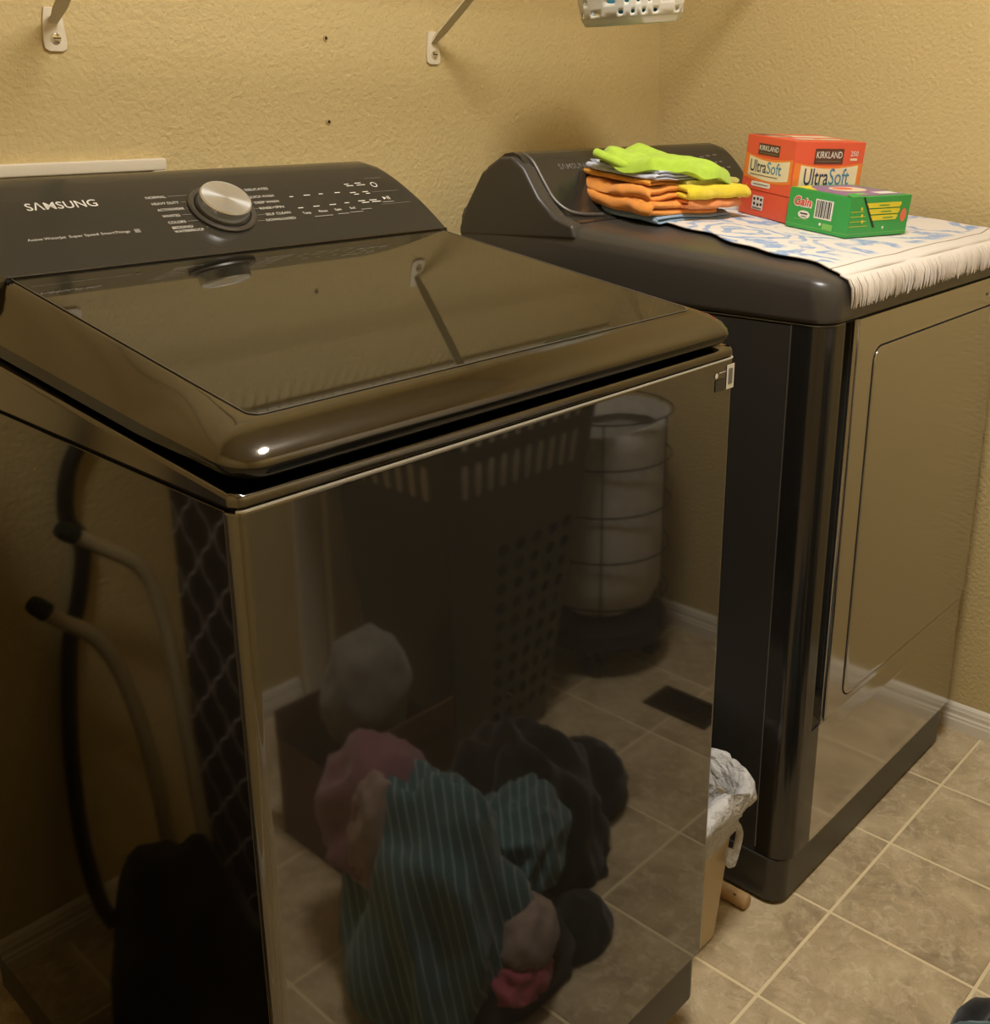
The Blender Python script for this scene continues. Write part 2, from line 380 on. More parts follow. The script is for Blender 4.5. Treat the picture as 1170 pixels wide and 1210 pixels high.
# console
CA = R(36); CB = Vector((0, -.335, 1.117)); CX, CY, CN = Vector((1, 0, 0)), Vector((0, math.cos(CA), math.sin(CA))), Vector((0, -math.sin(CA), math.cos(CA)))
KM = frame(CB, CX, CY, CN)
def console_mesh(name, prof, piv, x0, x1, RR, keep, material, parent, kmin=.2, left=True):
    xs = [0, .0012, .004, .009, .016, .024, RR]; n = len(xs)
    st = [(x0+e, e) for e in xs]+[(x0+(x1-x0)*k/6, 1) for k in range(1, 6)]+[(x1-e, e) for e in reversed(xs)]
    rings = []
    for x, e in st:
        if not left and x < (x0+x1)/2: e = RR
        k = kmin+(1-kmin)*math.sqrt(max(0, 1-((RR-min(e, RR))/RR)**2)); ring = []
        for i, (y, z) in enumerate(prof):
            if i in keep: ring.append(Vector((x, y, z)))
            else: ring.append(Vector((x, piv[0]+(y-piv[0])*k, piv[1]+(z-piv[1])*k)))
        rings.append(ring)
    V, F = loft(rings); return mesh(name, V, F, material, parent, smooth=True, auto=32)
fp = lambda s: ((CB+CY*s).y, (CB+CY*s).z)
prof = [(-.333, 1.03), (-.333, 1.108), (-.3375, 1.1125), (-.3372, 1.1155), (-.335, 1.117), fp(.05), fp(.10), fp(.137), (-.2125, 1.2038), (-.199, 1.2066), (-.18, 1.2056), (-.12, 1.197), (-.072, 1.175), (-.053, 1.14), (-.05, 1.03)]
con = console_mesh('console', prof, (-.335, 1.117), .078, .6985, .04, {0, 1, 2, 3, 4, 13, 14}, M_console, W)
V, F = tubevf([(.081+.001*k, -.3384, 1.1162) for k in (0, 300, 617)], .0011, 6); mesh('console_trim', V, F, M_trim, con, smooth=True)
box('console_gap', .080, .6985, -.3392, -.333, 1.1105, 1.1142, M_gap, con)
# dial
K0 = (.376, .0735)
KD = frame(KM @ Vector((K0[0], K0[1], 0)), CX, CY, CN)
def dialpart(name, prof_, material, seg=40, parent=con):
    V, F = lathe(prof_, seg); o = mesh(name, V, F, material, None, smooth=True, auto=30); o.parent = parent; o.matrix_basis = KD; return o
dialpart('dial_ring', [(.034, -.002), (.0425, -.002), (.0425, .003), (.040, .005), (.036, .004), (.034, .001)], M_ring)
dialpart('dial_collar', [(0, -.002), (.0345, -.002), (.0345, .004), (.033, .006), (0, .006)], M_console)
kb = mat('spun aluminium', (.80, .82, .84, 1), .22, .85)
nt = kb.node_tree; b = nt.nodes['Principled BSDF']; tg = nt.nodes.new('ShaderNodeTangent'); tg.direction_type = 'RADIAL'; tg.axis = 'Z'
b.inputs['Anisotropic'].default_value = .85; nt.links.new(tg.outputs[0], b.inputs['Tangent'])
dialpart('dial', [(0, .004), (.0318, .004), (.0326, .006), (.0322, .0185), (.0308, .0205), (.0300, .0200), (0, .0202)], kb, 56)
def ct(s, x, v, w, h=.0050, name='dial_label', m_=M_print, bold=.0): return text(name, s, KM, x, v-h/2, w, h, m_, con, bold)
L_ = [('NORMAL', .289, .105, .0262), ('HEAVY DUTY', .2912, .0932, .0355), ('ACTIVEWEAR', .2925, .0818, .0352), ('WHITES', .2931, .0703, .023), ('COLORS', .2946, .0586, .0228), ('BEDDING/', .2950, .0492, .0275), ('WATERPROOF', .2945, .0424, .0385)]
for s, x, v, w in L_: ct(s, x, v, w, .0044)
R_ = [('DELICATES', .4288, .1075, .0345), ('QUICK WASH', .4247, .0930, .039), ('DEEP WASH', .4281, .0817, .0365), ('RINSE+SPIN', .4291, .0705, .0364), ('SELF CLEAN', .4307, .0585, .0377), ('DOWNLOADED', .4253, .0478, .0445)]
for s, x, v, w in R_: ct(s, x, v, w, .0044)
def tick(x0, x1, v, h=.0007, name='dial_tick', m_=M_printdim): patch(name, KM, rect(x0, x1, v-h/2, v+h/2), m_, con, .0006)
for (s, x, v, w) in L_[:5]+[('', .3, .0458, .035)]:
    dx = math.sqrt(max(.0445**2-(v-K0[1])**2, .0001)); tick(x+w+.003, K0[0]-dx, v)
for (s, x, v, w) in R_:
    dx = math.sqrt(max(.0445**2-(v-K0[1])**2, .0001)); tick(K0[0]+dx, x-.002, v)
text('logo_lettering', 'S\u039bMSUNG', KM, .1455, .0972, .0815, .0125, M_print, con, .008)
for s, x, w in (('Active WaterJet', .1250, .0420), ('Super Speed', .1706, .0335), ('SmartThings', .2072, .0345)): ct(s, x, .0505, w, .0038, 'feature_lettering', M_print, 0)
patch('feature_badge', KM, rect(.2475, .2545, .047, .053), M_printdim, con, .0006)
for x, v, w in ((.4857, .0881, .006), (.509, .0889, .0105), (.534, .0893, .007), (.561, .0894, .009), (.485, .0652, .008), (.510, .0658, .010), (.537, .0664, .011), (.563, .0674, .008)):
    patch('indicator_mark', KM, rect(x, x+w, v-.0008, v+.0008), M_print, con, .0006)
for s, x, v, w in (('Temp', .486, .0548, .0125), ('Rinse', .5125, .0556, .0135), ('Spin', .539, .0560, .0105), ('Soil', .565, .0566, .0085)): ct(s, x, v, w, .0042, 'setting_label', M_print, .01)
for x, v, w in ((.588, .1052, .008), (.590, .1015, .012), (.607, .1060, .011), (.608, .1018, .015), (.586, .0870, .010), (.591, .0832, .008), (.608, .0870, .010), (.612, .0832, .007), (.588, .0690, .012), (.592, .0652, .013), (.608, .0690, .013), (.610, .0652, .016), (.4995, .0462, .030), (.5385, .0470, .019), (.560, .0480, .022), (.582, .0520, .018), (.628, .0628, .020)):
    patch('caption_mark', KM, rect(x, x+w, v-.00085, v+.00085), M_print if w < .018 else M_printdim, con, .0006)
ringp = ell(.6382, .1005, .0055, .0055, 24); ringi = ell(.6382, .1005, .0040, .0040, 24)
mesh('power_symbol', xf(KM, [(a, b_, .0006) for a, b_ in ringp+ringi]), [(k, (k+1) % 24, 24+(k+1) % 24, 24+k) for k in range(24)], M_print, con)
patch('start_symbol', KM, [(.634, .0675), (.640, .071), (.634, .0745)], M_print, con, .0006)
for x in (.6415, .6445): patch('pause_symbol', KM, rect(x, x+.0014, .0675, .0745), M_print, con, .0006)
for x0, x1, v in ((.630, .660, .1146), (.624, .672, .0850), (.622, .676, .0585)): tick(x0, x1, v, .0006)
# front stickers
FM = frame((0, WF-.0002, 0), (1, 0, 0), (0, 0, 1), (0, -1, 0))
st = patch('energy_sticker', FM, rect(.7035, .7195, .957, .9865), M_paper, W, .0006)
patch('sticker_print', FM, rect(.7070, .7160, .9625, .9815), mat('sticker grey', (.18, .17, .15, 1), .6), st, .0009)
mk = patch('capacity_mark', FM, ell(.6815, .9770, .0032, .0032, 16), M_paper, W, .0006)
patch('capacity_line', FM, rect(.687, .7015, .9790, .9803), M_print, W, .0006)
patch('capacity_plate', FM, rect(.680, .700, .9575, .9715), mat('sticker brown', (.05, .045, .035, 1), .5), W, .0006)

# ------------------------------------------------------------------ DRYER
DX0, DX1, DF, DB = 1.0103, 1.6963, -.7726, -.046
dzt = lambda y: 1.0475+.098*(y+.76)
D = thing('dryer', ((DX0+DX1)/2, (DF+DB)/2, 0), 'black front-loading dryer with square door and side handle groove', 'dryer')
box('side_cabinet', DX0, DX1, -.7175, DB, .03, .977, M_dside, D, bevel=.003)
# base plinth
pts = rrect(DX0-.002, DX1-.004, DF+.006, DB, .03, .004, 8)
prism('base', pts, .004, .0885, M_dbase, D, .004)
# front frame: plan outline with the handle groove, below it a plain panel
def planprism(name, P, z0, z1, material, bev=.002, auto=30):
    V, F = loft([[Vector((x, y, z)) for x, y in P] for z in (z0, z1)]); return mesh(name, V, F, material, D, smooth=True, auto=auto)
def arc(cx, cy, r, a0, a1, n=8): return [(cx+r*math.cos(R(a0+(a1-a0)*k/n)), cy+r*math.sin(R(a0+(a1-a0)*k/n))) for k in range(n+1)]
col_ = arc(DX0+.034, DF+.034, .034, 180, 262, 10)
groove = [(1.060, DF-.0002)]+arc(1.0635, DF+.005, .005, 270, 350, 4)+[(1.072, DF+.030), (1.104, DF+.030), (1.1085, DF+.006)]+arc(1.1145, DF+.006, .006, 180, 270, 4)
right_ = arc(DX1-.012, DF+.012, .012, 270, 360, 5)
back_ = [(DX1, -.7165), (DX0, -.7165)]
gl = [(1.060, DF-.0002)]+arc(1.0635, DF+.005, .005, 270, 350, 4)+[(1.072, DF+.030), (1.106, DF+.030), (1.106, -.7165)]
gr_ = [(1.1065, -.7165), (1.1065, DF+.012)]+arc(1.1145, DF+.008, .008, 180, 270, 5)
planprism('front_column', [(DX0, -.7165)]+col_+gl, .315, .978, M_column)
planprism('front_column_foot', [(DX0, -.7165)]+col_+[(1.060, DF-.0002), (1.090, DF), (1.090, -.7165)], .0905, .3149, M_column)
planprism('front_face', gr_+right_+[(DX1, -.7165)], .315, .978, M_steel_r)
planprism('lower_front_panel', [(1.0902, -.7165), (1.0902, DF)]+right_+[(DX1, -.7165)], .0905, .3145, M_steel_r)
# groove end: a scooped floor
V, F = loft([[Vector((1.066, DF+.002, .316)), Vector((1.111, DF+.002, .306)), Vector((1.105, DF+.029, .352)), Vector((1.072, DF+.029, .352))], [Vector((1.066, DF+.004, .300)), Vector((1.111, DF+.004, .300)), Vector((1.105, DF+.029, .300)), Vector((1.072, DF+.029, .300))]])
mesh('groove_scoop', V, F, M_column, D, smooth=True, auto=20)
box('handle_rib', 1.083, 1.0905, DF+.018, DF+.031, .36, .975, M_dside, D, bevel=.002)
# door leaf with groove line around it
def doorpoly(d): return [(p[0], p[1]) for p in rrect(1.168-d, 1.6925+d*.5, .331-d, .926+d, .024+d, .024+d, 6)]
V, F = loft([[Vector((x, DF+.004, z)) for x, z in doorpoly(.0022)], [Vector((x, DF-.0006, z)) for x, z in doorpoly(.0022)]]); dg = mesh('door_gasket', V, F, M_gap, D)
V, F = loft([[Vector((x, DF+.004, z)) for x, z in doorpoly(0)], [Vector((x, DF-.0012, z)) for x, z in doorpoly(0)], [Vector((x, DF-.0022, z)) for x, z in doorpoly(-.0012)], [Vector((x, DF-.0024, z)) for x, z in doorpoly(-.01)]])
mesh('door', V, F, M_steel_r, D, smooth=True, auto=60)
# crease ledge under the door
V, F = loft([[Vector((x, DF-dy, z)) for dy, z in ((-.002, .318), (.0006, .3165), (.0022, .300), (.0040, .284), (.0036, .2815), (-.002, .280))] for x in (1.135, 1.18, 1.60, 1.66)])
V = [Vector((v.x, v.y if 1.15 < v.x < 1.65 else max(v.y, DF+.0005), v.z)) for v in V]
mesh('door_sill', V, F, M_steel_r, D, smooth=True, auto=25)
# top cover
pts = rrect(DX0-.003, DX1+.003, DF-.004, DB, .045, .01, 10); rings = []
for d, h in ((.006, 0), (.001, .03), (0, .12), (.0005, .45), (.0015, .68), (.0045, .83), (.010, .92), (.020, .965), (.040, .992), (.062, 1.0), (.12, 1.0)):
    ring = []
    for p in rrect(DX0-.003+d, DX1+.003-d, DF-.004+d, DB, max(.036-d*.5, .012), .01, 10): ring.append(Vector((p[0], p[1], .982+h*(dzt(p[1])-.982))))
    rings.append(ring)
V, F = loft(rings); mesh('top_cover', V, F, M_dtop, D, smooth=True, auto=60)
prism('seam', rrect(DX0+.003, DX1-.003, DF+.004, DB, .04, .004, 8), .977, .9835, M_gap, D, .0005)
M_line = mat('grey joint line', (.30, .28, .25, 1), .35, .8)
lp = [(DX0+.0005, -.30), (DX0+.0005, -.735)]+arc(DX0+.034, DF+.034, .0338, 182, 262, 10)+[(1.062, DF+.0002)]
V, F = tubevf([(x, y, .9795) for x, y in lp], .0012, 6); mesh('joint_line', V, F, M_line, D, smooth=True)
V, F = tubevf([(DX0-.0002, -.7168, .10), (DX0-.0002, -.7168, .978)], .0009, 6); mesh('joint_line', V, F, M_line, D, smooth=True)
# console with sculpted cheek
DA = R(54); DBv = Vector((0, -.25, 1.1133)); DY, DN = Vector((0, math.cos(DA), math.sin(DA))), Vector((0, -math.sin(DA), math.cos(DA)))
DM = frame(DBv, CX, DY, DN)
dp = lambda s: ((DBv+DY*s).y, (DBv+DY*s).z)
prof = [(-.30, 1.06), (-.300, 1.094), (-.282, 1.0985), (-.262, 1.105), dp(.004), dp(.05), dp(.098), (-.182, 1.2035), (-.168, 1.2075), (-.150, 1.205), (-.110, 1.182), (-.075, 1.14), (-.052, 1.085), (-.048, 1.06)]
dc = console_mesh('console', prof, (-.25, 1.1133), DX0+.012, DX1-.012, .045, {0, 1, 2, 3, 12, 13}, M_console, D, kmin=.45, left=False)
# cheek block and bright ridge at the left end
V, F = loft([[Vector((x, y, z)) for y, z in ((-.32, 1.07), (-.312, 1.093), (-.275, 1.104), (-.238, 1.135), (-.205, 1.182), (-.178, 1.201), (-.15, 1.2), (-.106, 1.173), (-.064, 1.112), (-.0475, 1.075), (-.047, 1.06))] for x in (DX0-.0026, DX0+.006, DX0+.03)])
mesh('console_cheek', V, F, M_dtop, D, bevel=.006, seg=3)
rp = spline([(DX0+.031, -.172, 1.2055), (DX0+.033, -.195, 1.192), (DX0+.036, -.222, 1.153), (DX0+.040, -.240, 1.128), (DX0+.050, -.262, 1.111), (DX0+.075, -.276, 1.104), (DX0+.12, -.281, 1.1005)], 6)
V, F = tubevf(rp, .0034, 8); mesh('console_ridge', V, F, mat('satin ridge', (.16, .15, .135, 1), .38, .5), D, smooth=True)
text('logo_lettering', 'S\u039bMSUNG', DM, 1.104, .0772, .086, .0115, M_logo_dim, dc, .008)
for x, v, w in ((1.552, .084, .016), (1.576, .086, .016), (1.604, .087, .014), (1.596, .069, .012), (1.614, .070, .012), (1.610, .055, .012), (1.632, .0555, .014), (1.566, .074, .012)):
    patch('button_mark', DM, rect(x, x+w, v-.0016, v+.0016), M_logo_dim, dc, .0007)
patch('model_mark', frame((0, DF-.0026, 0), (1, 0, 0), (0, 0, 1), (0, -1, 0)), rect(1.628, 1.640, .946, .951), M_print, D, .0005)

# ------------------------------------------------------------------ towel on the dryer
TANG = R(-14)
def top_z(x, y):
    """height of the dryer's top cover, with its rolled rims"""
    e = min(x-(DX0-.003), (DX1+.003)-x, y-(DF-.004)); z = dzt(y)
    prof_ = ((-1, .6), (0, .68), (.0045, .83), (.010, .92), (.020, .965), (.040, .992), (.062, 1.0), (9, 1.0))
    for (a, ha), (b_, hb) in zip(prof_, prof_[1:]):
        if a <= e <= b_: return .982+(ha+(hb-ha)*(e-a)/(b_-a))*(z-.982)
    return z
def tw(x, y):
    n1 = noise.noise(Vector((x*9, y*9, 3.1)))*.5+noise.noise(Vector((x*22, y*22, 7.7)))*.25
    return .0035+.003*(n1+.6)*1.0
def left_edge(y):
    t = (y+.78)/.36
    return 1.052+(1.158-1.052)*min(max(t, 0), 1.6)+.010*math.sin(y*26+1.2)+.006*math.sin(y*61)
NU, NV = 90, 80; V = []; F = []
for j in range(NV+1):
    for i in range(NU+1):
        u, v = i/NU, j/NV; y = DF+.004+v*.50; xl = left_edge(y); x = xl+(DX1-.001-xl)*u
        V.append((x, y, top_z(x, y)+tw(x, y)+.010*max(0, (x-1.62)/.07)**2))
for j in range(NV):
    for i in range(NU): a = j*(NU+1)+i; F.append((a, a+1, a+NU+2, a+NU+1))
M_towel = mat('white towel with blue scroll pattern', hexc(226, 220, 212), .95, spec=.1, bump=(700, .5, .002))
nt = M_towel.node_tree; N = nt.nodes; L = nt.links; b = N['Principled BSDF']; tc = N.new('ShaderNodeTexCoord')
mp = N.new('ShaderNodeMapping'); mp.inputs['Scale'].default_value = (1, 1, .0); mp.inputs['Rotation'].default_value = (0, 0, .3); L.new(tc.outputs['Object'], mp.inputs[0])
vo = N.new('ShaderNodeTexVoronoi'); vo.inputs['Scale'].default_value = 5.2; vo.feature = 'F1'
ns = N.new('ShaderNodeTexNoise'); ns.inputs['Scale'].default_value = 14; ns.inputs['Detail'].default_value = 2
wa = N.new('ShaderNodeVectorMath'); wa.operation = 'MULTIPLY_ADD'; wa.inputs[1].default_value = (.09, .09, 0)
L.new(mp.outputs[0], ns.inputs['Vector']); L.new(ns.outputs['Color'], wa.inputs[0]); L.new(mp.outputs[0], wa.inputs[2]); L.new(wa.outputs[0], vo.inputs['Vector'])
sn = N.new('ShaderNodeMath'); sn.operation = 'MULTIPLY'; sn.inputs[1].default_value = 40; L.new(vo.outputs['Distance'], sn.inputs[0])
s2 = N.new('ShaderNodeMath'); s2.operation = 'SINE'; L.new(sn.outputs[0], s2.inputs[0])
r_ = N.new('ShaderNodeMapRange'); r_.inputs[1].default_value = .05; r_.inputs[2].default_value = .5; L.new(s2.outputs[0], r_.inputs[0])
n3 = N.new('ShaderNodeTexNoise'); n3.inputs['Scale'].default_value = 10; n3.inputs['Detail'].default_value = 1; L.new(mp.outputs[0], n3.inputs['Vector'])
r3 = N.new('ShaderNodeMapRange'); r3.inputs[1].default_value = .36; r3.inputs[2].default_value = .46; L.new(n3.outputs['Fac'], r3.inputs[0])
n4 = N.new('ShaderNodeTexNoise'); n4.inputs['Scale'].default_value = 70; n4.inputs['Detail'].default_value = 3; L.new(mp.outputs[0], n4.inputs['Vector'])
r4 = N.new('ShaderNodeMapRange'); r4.inputs[1].default_value = .28; r4.inputs[2].default_value = .52; L.new(n4.outputs['Fac'], r4.inputs[0])
m1 = N.new('ShaderNodeMath'); m1.operation = 'MULTIPLY'; L.new(r_.outputs[0], m1.inputs[0]); L.new(r3.outputs[0], m1.inputs[1])
m2 = N.new('ShaderNodeMath'); m2.operation = 'MULTIPLY'; L.new(m1.outputs[0], m2.inputs[0]); L.new(r4.outputs[0], m2.inputs[1])
# plain border towards the fringe, edged by one fine brown line (y is the towel's length)
sx = N.new('ShaderNodeSeparateXYZ'); L.new(tc.outputs['Object'], sx.inputs[0])
yb_ = N.new('ShaderNodeMapRange'); yb_.inputs[1].default_value = -.735; yb_.inputs[2].default_value = -.72; L.new(sx.outputs['Y'], yb_.inputs[0])
m3 = N.new('ShaderNodeMath'); m3.operation = 'MULTIPLY'; L.new(m2.outputs[0], m3.inputs[0]); L.new(yb_.outputs[0], m3.inputs[1])
mx = N.new('ShaderNodeMix'); mx.data_type = 'RGBA'; mx.inputs[6].default_value = hexc(228, 220, 210); mx.inputs[7].default_value = hexc(150, 172, 206); L.new(m3.outputs[0], mx.inputs[0])
cp = N.new('ShaderNodeMath'); cp.operation = 'COMPARE'; cp.inputs[1].default_value = -.744; cp.inputs[2].default_value = .0014; L.new(sx.outputs['Y'], cp.inputs[0])
my = N.new('ShaderNodeMix'); my.data_type = 'RGBA'; my.inputs[7].default_value = hexc(160, 140, 122); L.new(cp.outputs[0], my.inputs[0]); L.new(mx.outputs[2], my.inputs[6])
L.new(my.outputs[2], b.inputs['Base Color'])
TW = thing('hand_towel', (1.38, -.60, dzt(-.6)+.003), 'white fringed hand towel with pale blue scroll pattern spread on the dryer', 'towel')
tb = mesh('towel_cloth', V, F, M_towel, TW, smooth=True, auto=80)
so = tb.modifiers.new('thickness', 'SOLIDIFY'); so.thickness = .0022; so.offset = 1
rnd = random.Random(5); fr = MB()
x = left_edge(DF)+.001
while x < DX1-.003:
    zt_ = top_z(x, DF+.006)+.005; ln = .040+.007*rnd.random(); cl = math.sin(x*95)*.5+math.sin(x*41+2)*.5
    dx = .006*cl+rnd.uniform(-.003, .003); dy = rnd.uniform(-.003, .002)
    p = [(x, DF+.010, zt_+.001), (x+dx*.15, DF-.003+dy*.2, zt_-.004), (x+dx*.4, DF-.0095+dy*.5, zt_-.016), (x+dx*.9, DF-.0105+dy*.8, zt_-ln*.7), (x+dx*1.2, DF-.0095+dy, zt_-ln)]
    fr.tube(p, [.0015, .0017, .0018, .0015, .0006], 5); x += .0023+rnd.random()*.0016
M_fringe = mat('fringe cotton', hexc(224, 214, 202), .95, spec=.1)
fo = fr.build('fringe', M_fringe, TW); fo['kind'] = 'stuff'; fo['label'] = 'cream cotton fringe'

# ------------------------------------------------------------------ boxes on the towel
TA = math.atan(.098)
def boxframe(x0, y0, th, lift=.009):
    Rm = Matrix.Rotation(TA, 4, 'X') @ Matrix.Rotation(th, 4, 'Z'); Rm = Rm.copy()
    return Matrix.Translation((x0, y0, dzt(y0)+lift)) @ Rm
def card(name, rgb, rough=.45): return mat(name, hexc(*rgb), rough)
M_red = card('red orange card', (232, 96, 66)); M_orange = card('orange print', (240, 136, 56)); M_cream = card('cream print', (236, 222, 186))
M_brown = card('brown print', (92, 58, 42)); M_navy = card('navy print', (52, 62, 86)); M_teal = card('teal print', (70, 136, 166)); M_whitep = card('white print', (236, 232, 222))
M_green = card('green card', (58, 162, 76)); M_yellow = card('yellow print', (232, 214, 54)); M_blackp = card('black print', (34, 32, 30)); M_purple = card('purple print', (150, 112, 150)); M_grey = card('grey print', (120, 118, 104)); M_pink = card('salmon print', (236, 120, 84)); M_lgreen = card('light green print', (130, 196, 96))
def carton(name, M, w, d, h, material, label):
    e = thing(name, M.translation+Vector((0, 0, 0)), label, 'box')
    V, F = boxvf(0, w, 0, d, 0, h); c = mesh('carton', xf(M, V), F, material, e, bevel=.0012, seg=2); return e, c
# red box
w, d, h = .1597, .1291, .1397; M1 = boxframe(1.3544, -.5098, -.3469)
B1, c1 = carton('dryer_sheet_box', M1, w, d, h, M_red, 'tall red-orange carton of fabric softener sheets on the towel')
LMf = M1 @ frame((0, d, 0), (0, -1, 0), (0, 0, 1), (-1, 0, 0)); RMf = M1 @ frame((0, 0, 0), (1, 0, 0), (0, 0, 1), (0, -1, 0)); TMf = M1 @ frame((0, 0, h), (1, 0, 0), (0, 1, 0), (0, 0, 1))
def band(u0, u1, v0, v1, sag, n=10):
    a = [(u0+(u1-u0)*k/n, v0-sag*math.sin(math.pi*k/n)) for k in range(n+1)]; b_ = [(u0+(u1-u0)*k/n, v1-sag*math.sin(math.pi*k/n)) for k in range(n, -1, -1)]
    return a+b_
def sbox(M, W_, k, low):
    """printing of one side"""
    patch('orange_band', M, band(.002, W_-.002, k[0]-.004, k[1]+.004, .006), M_orange, c1, .0003)
    patch('cream_band', M, band(W_*.1, W_*.93, k[0], k[1], .006), M_cream, c1, .0005)
sbox(LMf, d, (.070, .104), 1)
patch('brand_plaque', LMf, rect(.034, .090, .108, .127), M_brown, c1, .0007)
text('brand_lettering', 'KIRKLAND', LMf, .0365, .1155, .051, .0085, M_whitep, c1, .006, off=.001)
patch('brand_rule', LMf, rect(.038, .086, .1105, .1115), M_grey, c1, .001)
text('product_lettering', 'Ultra', LMf, .018, .0775, .043, .020, M_navy, c1, .008, off=.001); text('product_lettering', 'Soft', LMf, .063, .0775, .038, .020, M_teal, c1, .004, off=.001)
patch('caption_line', LMf, rect(.020, .094, .0715, .0728), M_grey, c1, .001)
patch('white_pill', LMf, [(p[0], p[1]) for p in rrect(.026, .078, .0515, .0605, .004, .004, 4)], M_whitep, c1, .0006); patch('caption_line', LMf, rect(.032, .072, .0553, .0568), M_grey, c1, .001)
patch('spark_mark', LMf, ell(.015, .052, .0025, .0040, 8), M_orange, c1, .0006)
patch('flap_line', LMf, rect(0, d, .0445, .0455), card('dark red fold', (150, 44, 30)), c1, .0005)
patch('recycling_label', LMf, rect(.036, .0655, .0115, .036), M_whitep, c1, .0006)
for u, v in ((.0415, .030), (.0510, .031), (.0600, .030), (.0425, .0215), (.0520, .0205), (.0605, .0215)): patch('recycling_mark', LMf, ell(u, v, .0032, .0029, 6), M_blackp, c1, .001)
patch('recycling_mark', LMf, rect(.038, .0635, .0130, .0155), M_grey, c1, .001); patch('caption_line', LMf, rect(.014, .105, .006, .0068), M_pink, c1, .0006)
sbox(RMf, w, (.040, .100), 0)
patch('brand_plaque', RMf, rect(.044, .110, .102, .128), M_brown, c1, .0007)
text('brand_lettering', 'KIRKLAND', RMf, .0475, .1120, .059, .0115, M_whitep, c1, .006, off=.001); patch('brand_rule', RMf, rect(.048, .106, .1060, .1072), M_grey, c1, .001)
text('product_lettering', 'Ultra', RMf, .026, .0665, .056, .028, M_navy, c1, .008, off=.001); text('product_lettering', 'Soft', RMf, .084, .0665, .047, .028, M_teal, c1, .004, off=.001)
text('count_lettering', '250', RMf, .126, .116, .018, .0085, M_whitep, c1, .01, off=.001); patch('caption_line', RMf, rect(.127, .143, .108, .112), M_cream, c1, .0008)
patch('top_stripe', TMf, [(.03, .02), (w-.01, .02), (w-.02, .04), (.03, .042)], M_orange, c1); patch('top_stripe', TMf, [(.012, .075), (w-.012, .065), (w-.012, .098), (.012, .100)], M_cream, c1)
patch('top_caption', TMf, rect(.03, .075, .030, .046), M_whitep, c1, .0006); patch('top_caption', TMf, rect(.082, .135, .026, .044), M_cream, c1, .0006)
patch('torn_opening', TMf, [(.002, d-.006), (.02, d-.008), (.06, d-.05), (.05, d-.055), (.012, d-.03)], M_brown, c1, .0006)
# green box
w, d, h = .1622, .1273, .0664; M2 = boxframe(1.3104, -.6439, -.2042)
B2, c2 = carton('softener_sheet_box', M2, w, d, h, M_green, 'low green carton with yellow panel and barcode in front of the red box')
LMf = M2 @ frame((0, d, 0), (0, -1, 0), (0, 0, 1), (-1, 0, 0)); RMf = M2 @ frame((0, 0, 0), (1, 0, 0), (0, 0, 1), (0, -1, 0)); TMf = M2 @ frame((0, 0, h), (1, 0, 0), (0, 1, 0), (0, 0, 1))
text('logo_lettering', 'Gain', LMf, .0115, .0380, .0400, .0165, M_whitep, c2, .07, off=.0006, skew=.1)
text('logo_lettering', 'Gain', LMf, .0132, .0394, .0366, .0138, card('logo red', (224, 66, 36)), c2, .018, off=.0012, skew=.1)
patch('white_badge', LMf, ell(.0370, .0245, .0125, .0068), M_whitep, c2, .0006); patch('badge_text', LMf, rect(.029, .045, .0250, .0272), M_blackp, c2, .001); patch('badge_text', LMf, rect(.032, .043, .0205, .0220), M_grey, c2, .001)
patch('barcode_panel', LMf, rect(.0580, .0945, .0225, .0545), M_whitep, c2, .0005)
u = .0610
for q in (.0022, .0012, .0022, .0030, .0012, .0022, .0012, .0030, .0018):
    patch('barcode_bar', LMf, rect(u, u+q, .0250, .0525), M_blackp, c2, .0009); u += q+.0015
patch('caption_line', LMf, rect(.018, .045, .0155, .0165), M_lgreen, c2, .0006); patch('caption_panel', LMf, rect(.078, .0985, .0070, .0165), M_lgreen, c2, .0006); patch('recycling_mark', LMf, ell(.073, .0140, .0026, .0026, 8), M_whitep, c2, .0006)
patch('fold_line', LMf, rect(0, d, .0058, .0065), M_lgreen, c2, .0004)
# right side: cut-away flap with the yellow panel
patch('cut_edge', RMf, [(.030, .0660), (.0345, .0660), (.0720, .0150), (.0665, .0150)], M_blackp, c2, .0006)
for v, u0, u1 in ((.0475, .047, .136), (.0370, .054, .134), (.0265, .061, .130)):
    patch('yellow_strip', RMf, [(u0+.002, v), (u1-.004, v), (u1, v+.005), (u1-.001, v+.0085), (u0-.006, v+.0085)], M_yellow, c2, .0006); patch('strip_text', RMf, rect(u0+.028, u0+.056, v+.0032, v+.0048), M_green, c2, .001)
for v in (.018, .026, .034, .042): patch('side_stripe', RMf, [(.004, v), (.052-(v-.018)*.6, v), (.052-(v-.018)*.6, v+.0009), (.004, v+.0009)], M_yellow, c2, .0004)
for u, v in ((.030, .047), (.033, .036), (.036, .026)): patch('yellow_flower', RMf, ell(u, v, .0032, .0032, 6), M_yellow, c2, .0008)
patch('logo_burst', RMf, ell(.146, .033, .0085, .0115), M_pink, c2, .0006); patch('recycling_mark', RMf, ell(.094, .0140, .0028, .0028, 6), M_whitep, c2, .0006)
patch('fold_line', RMf, rect(0, w, .0058, .0065), M_lgreen, c2, .0004)
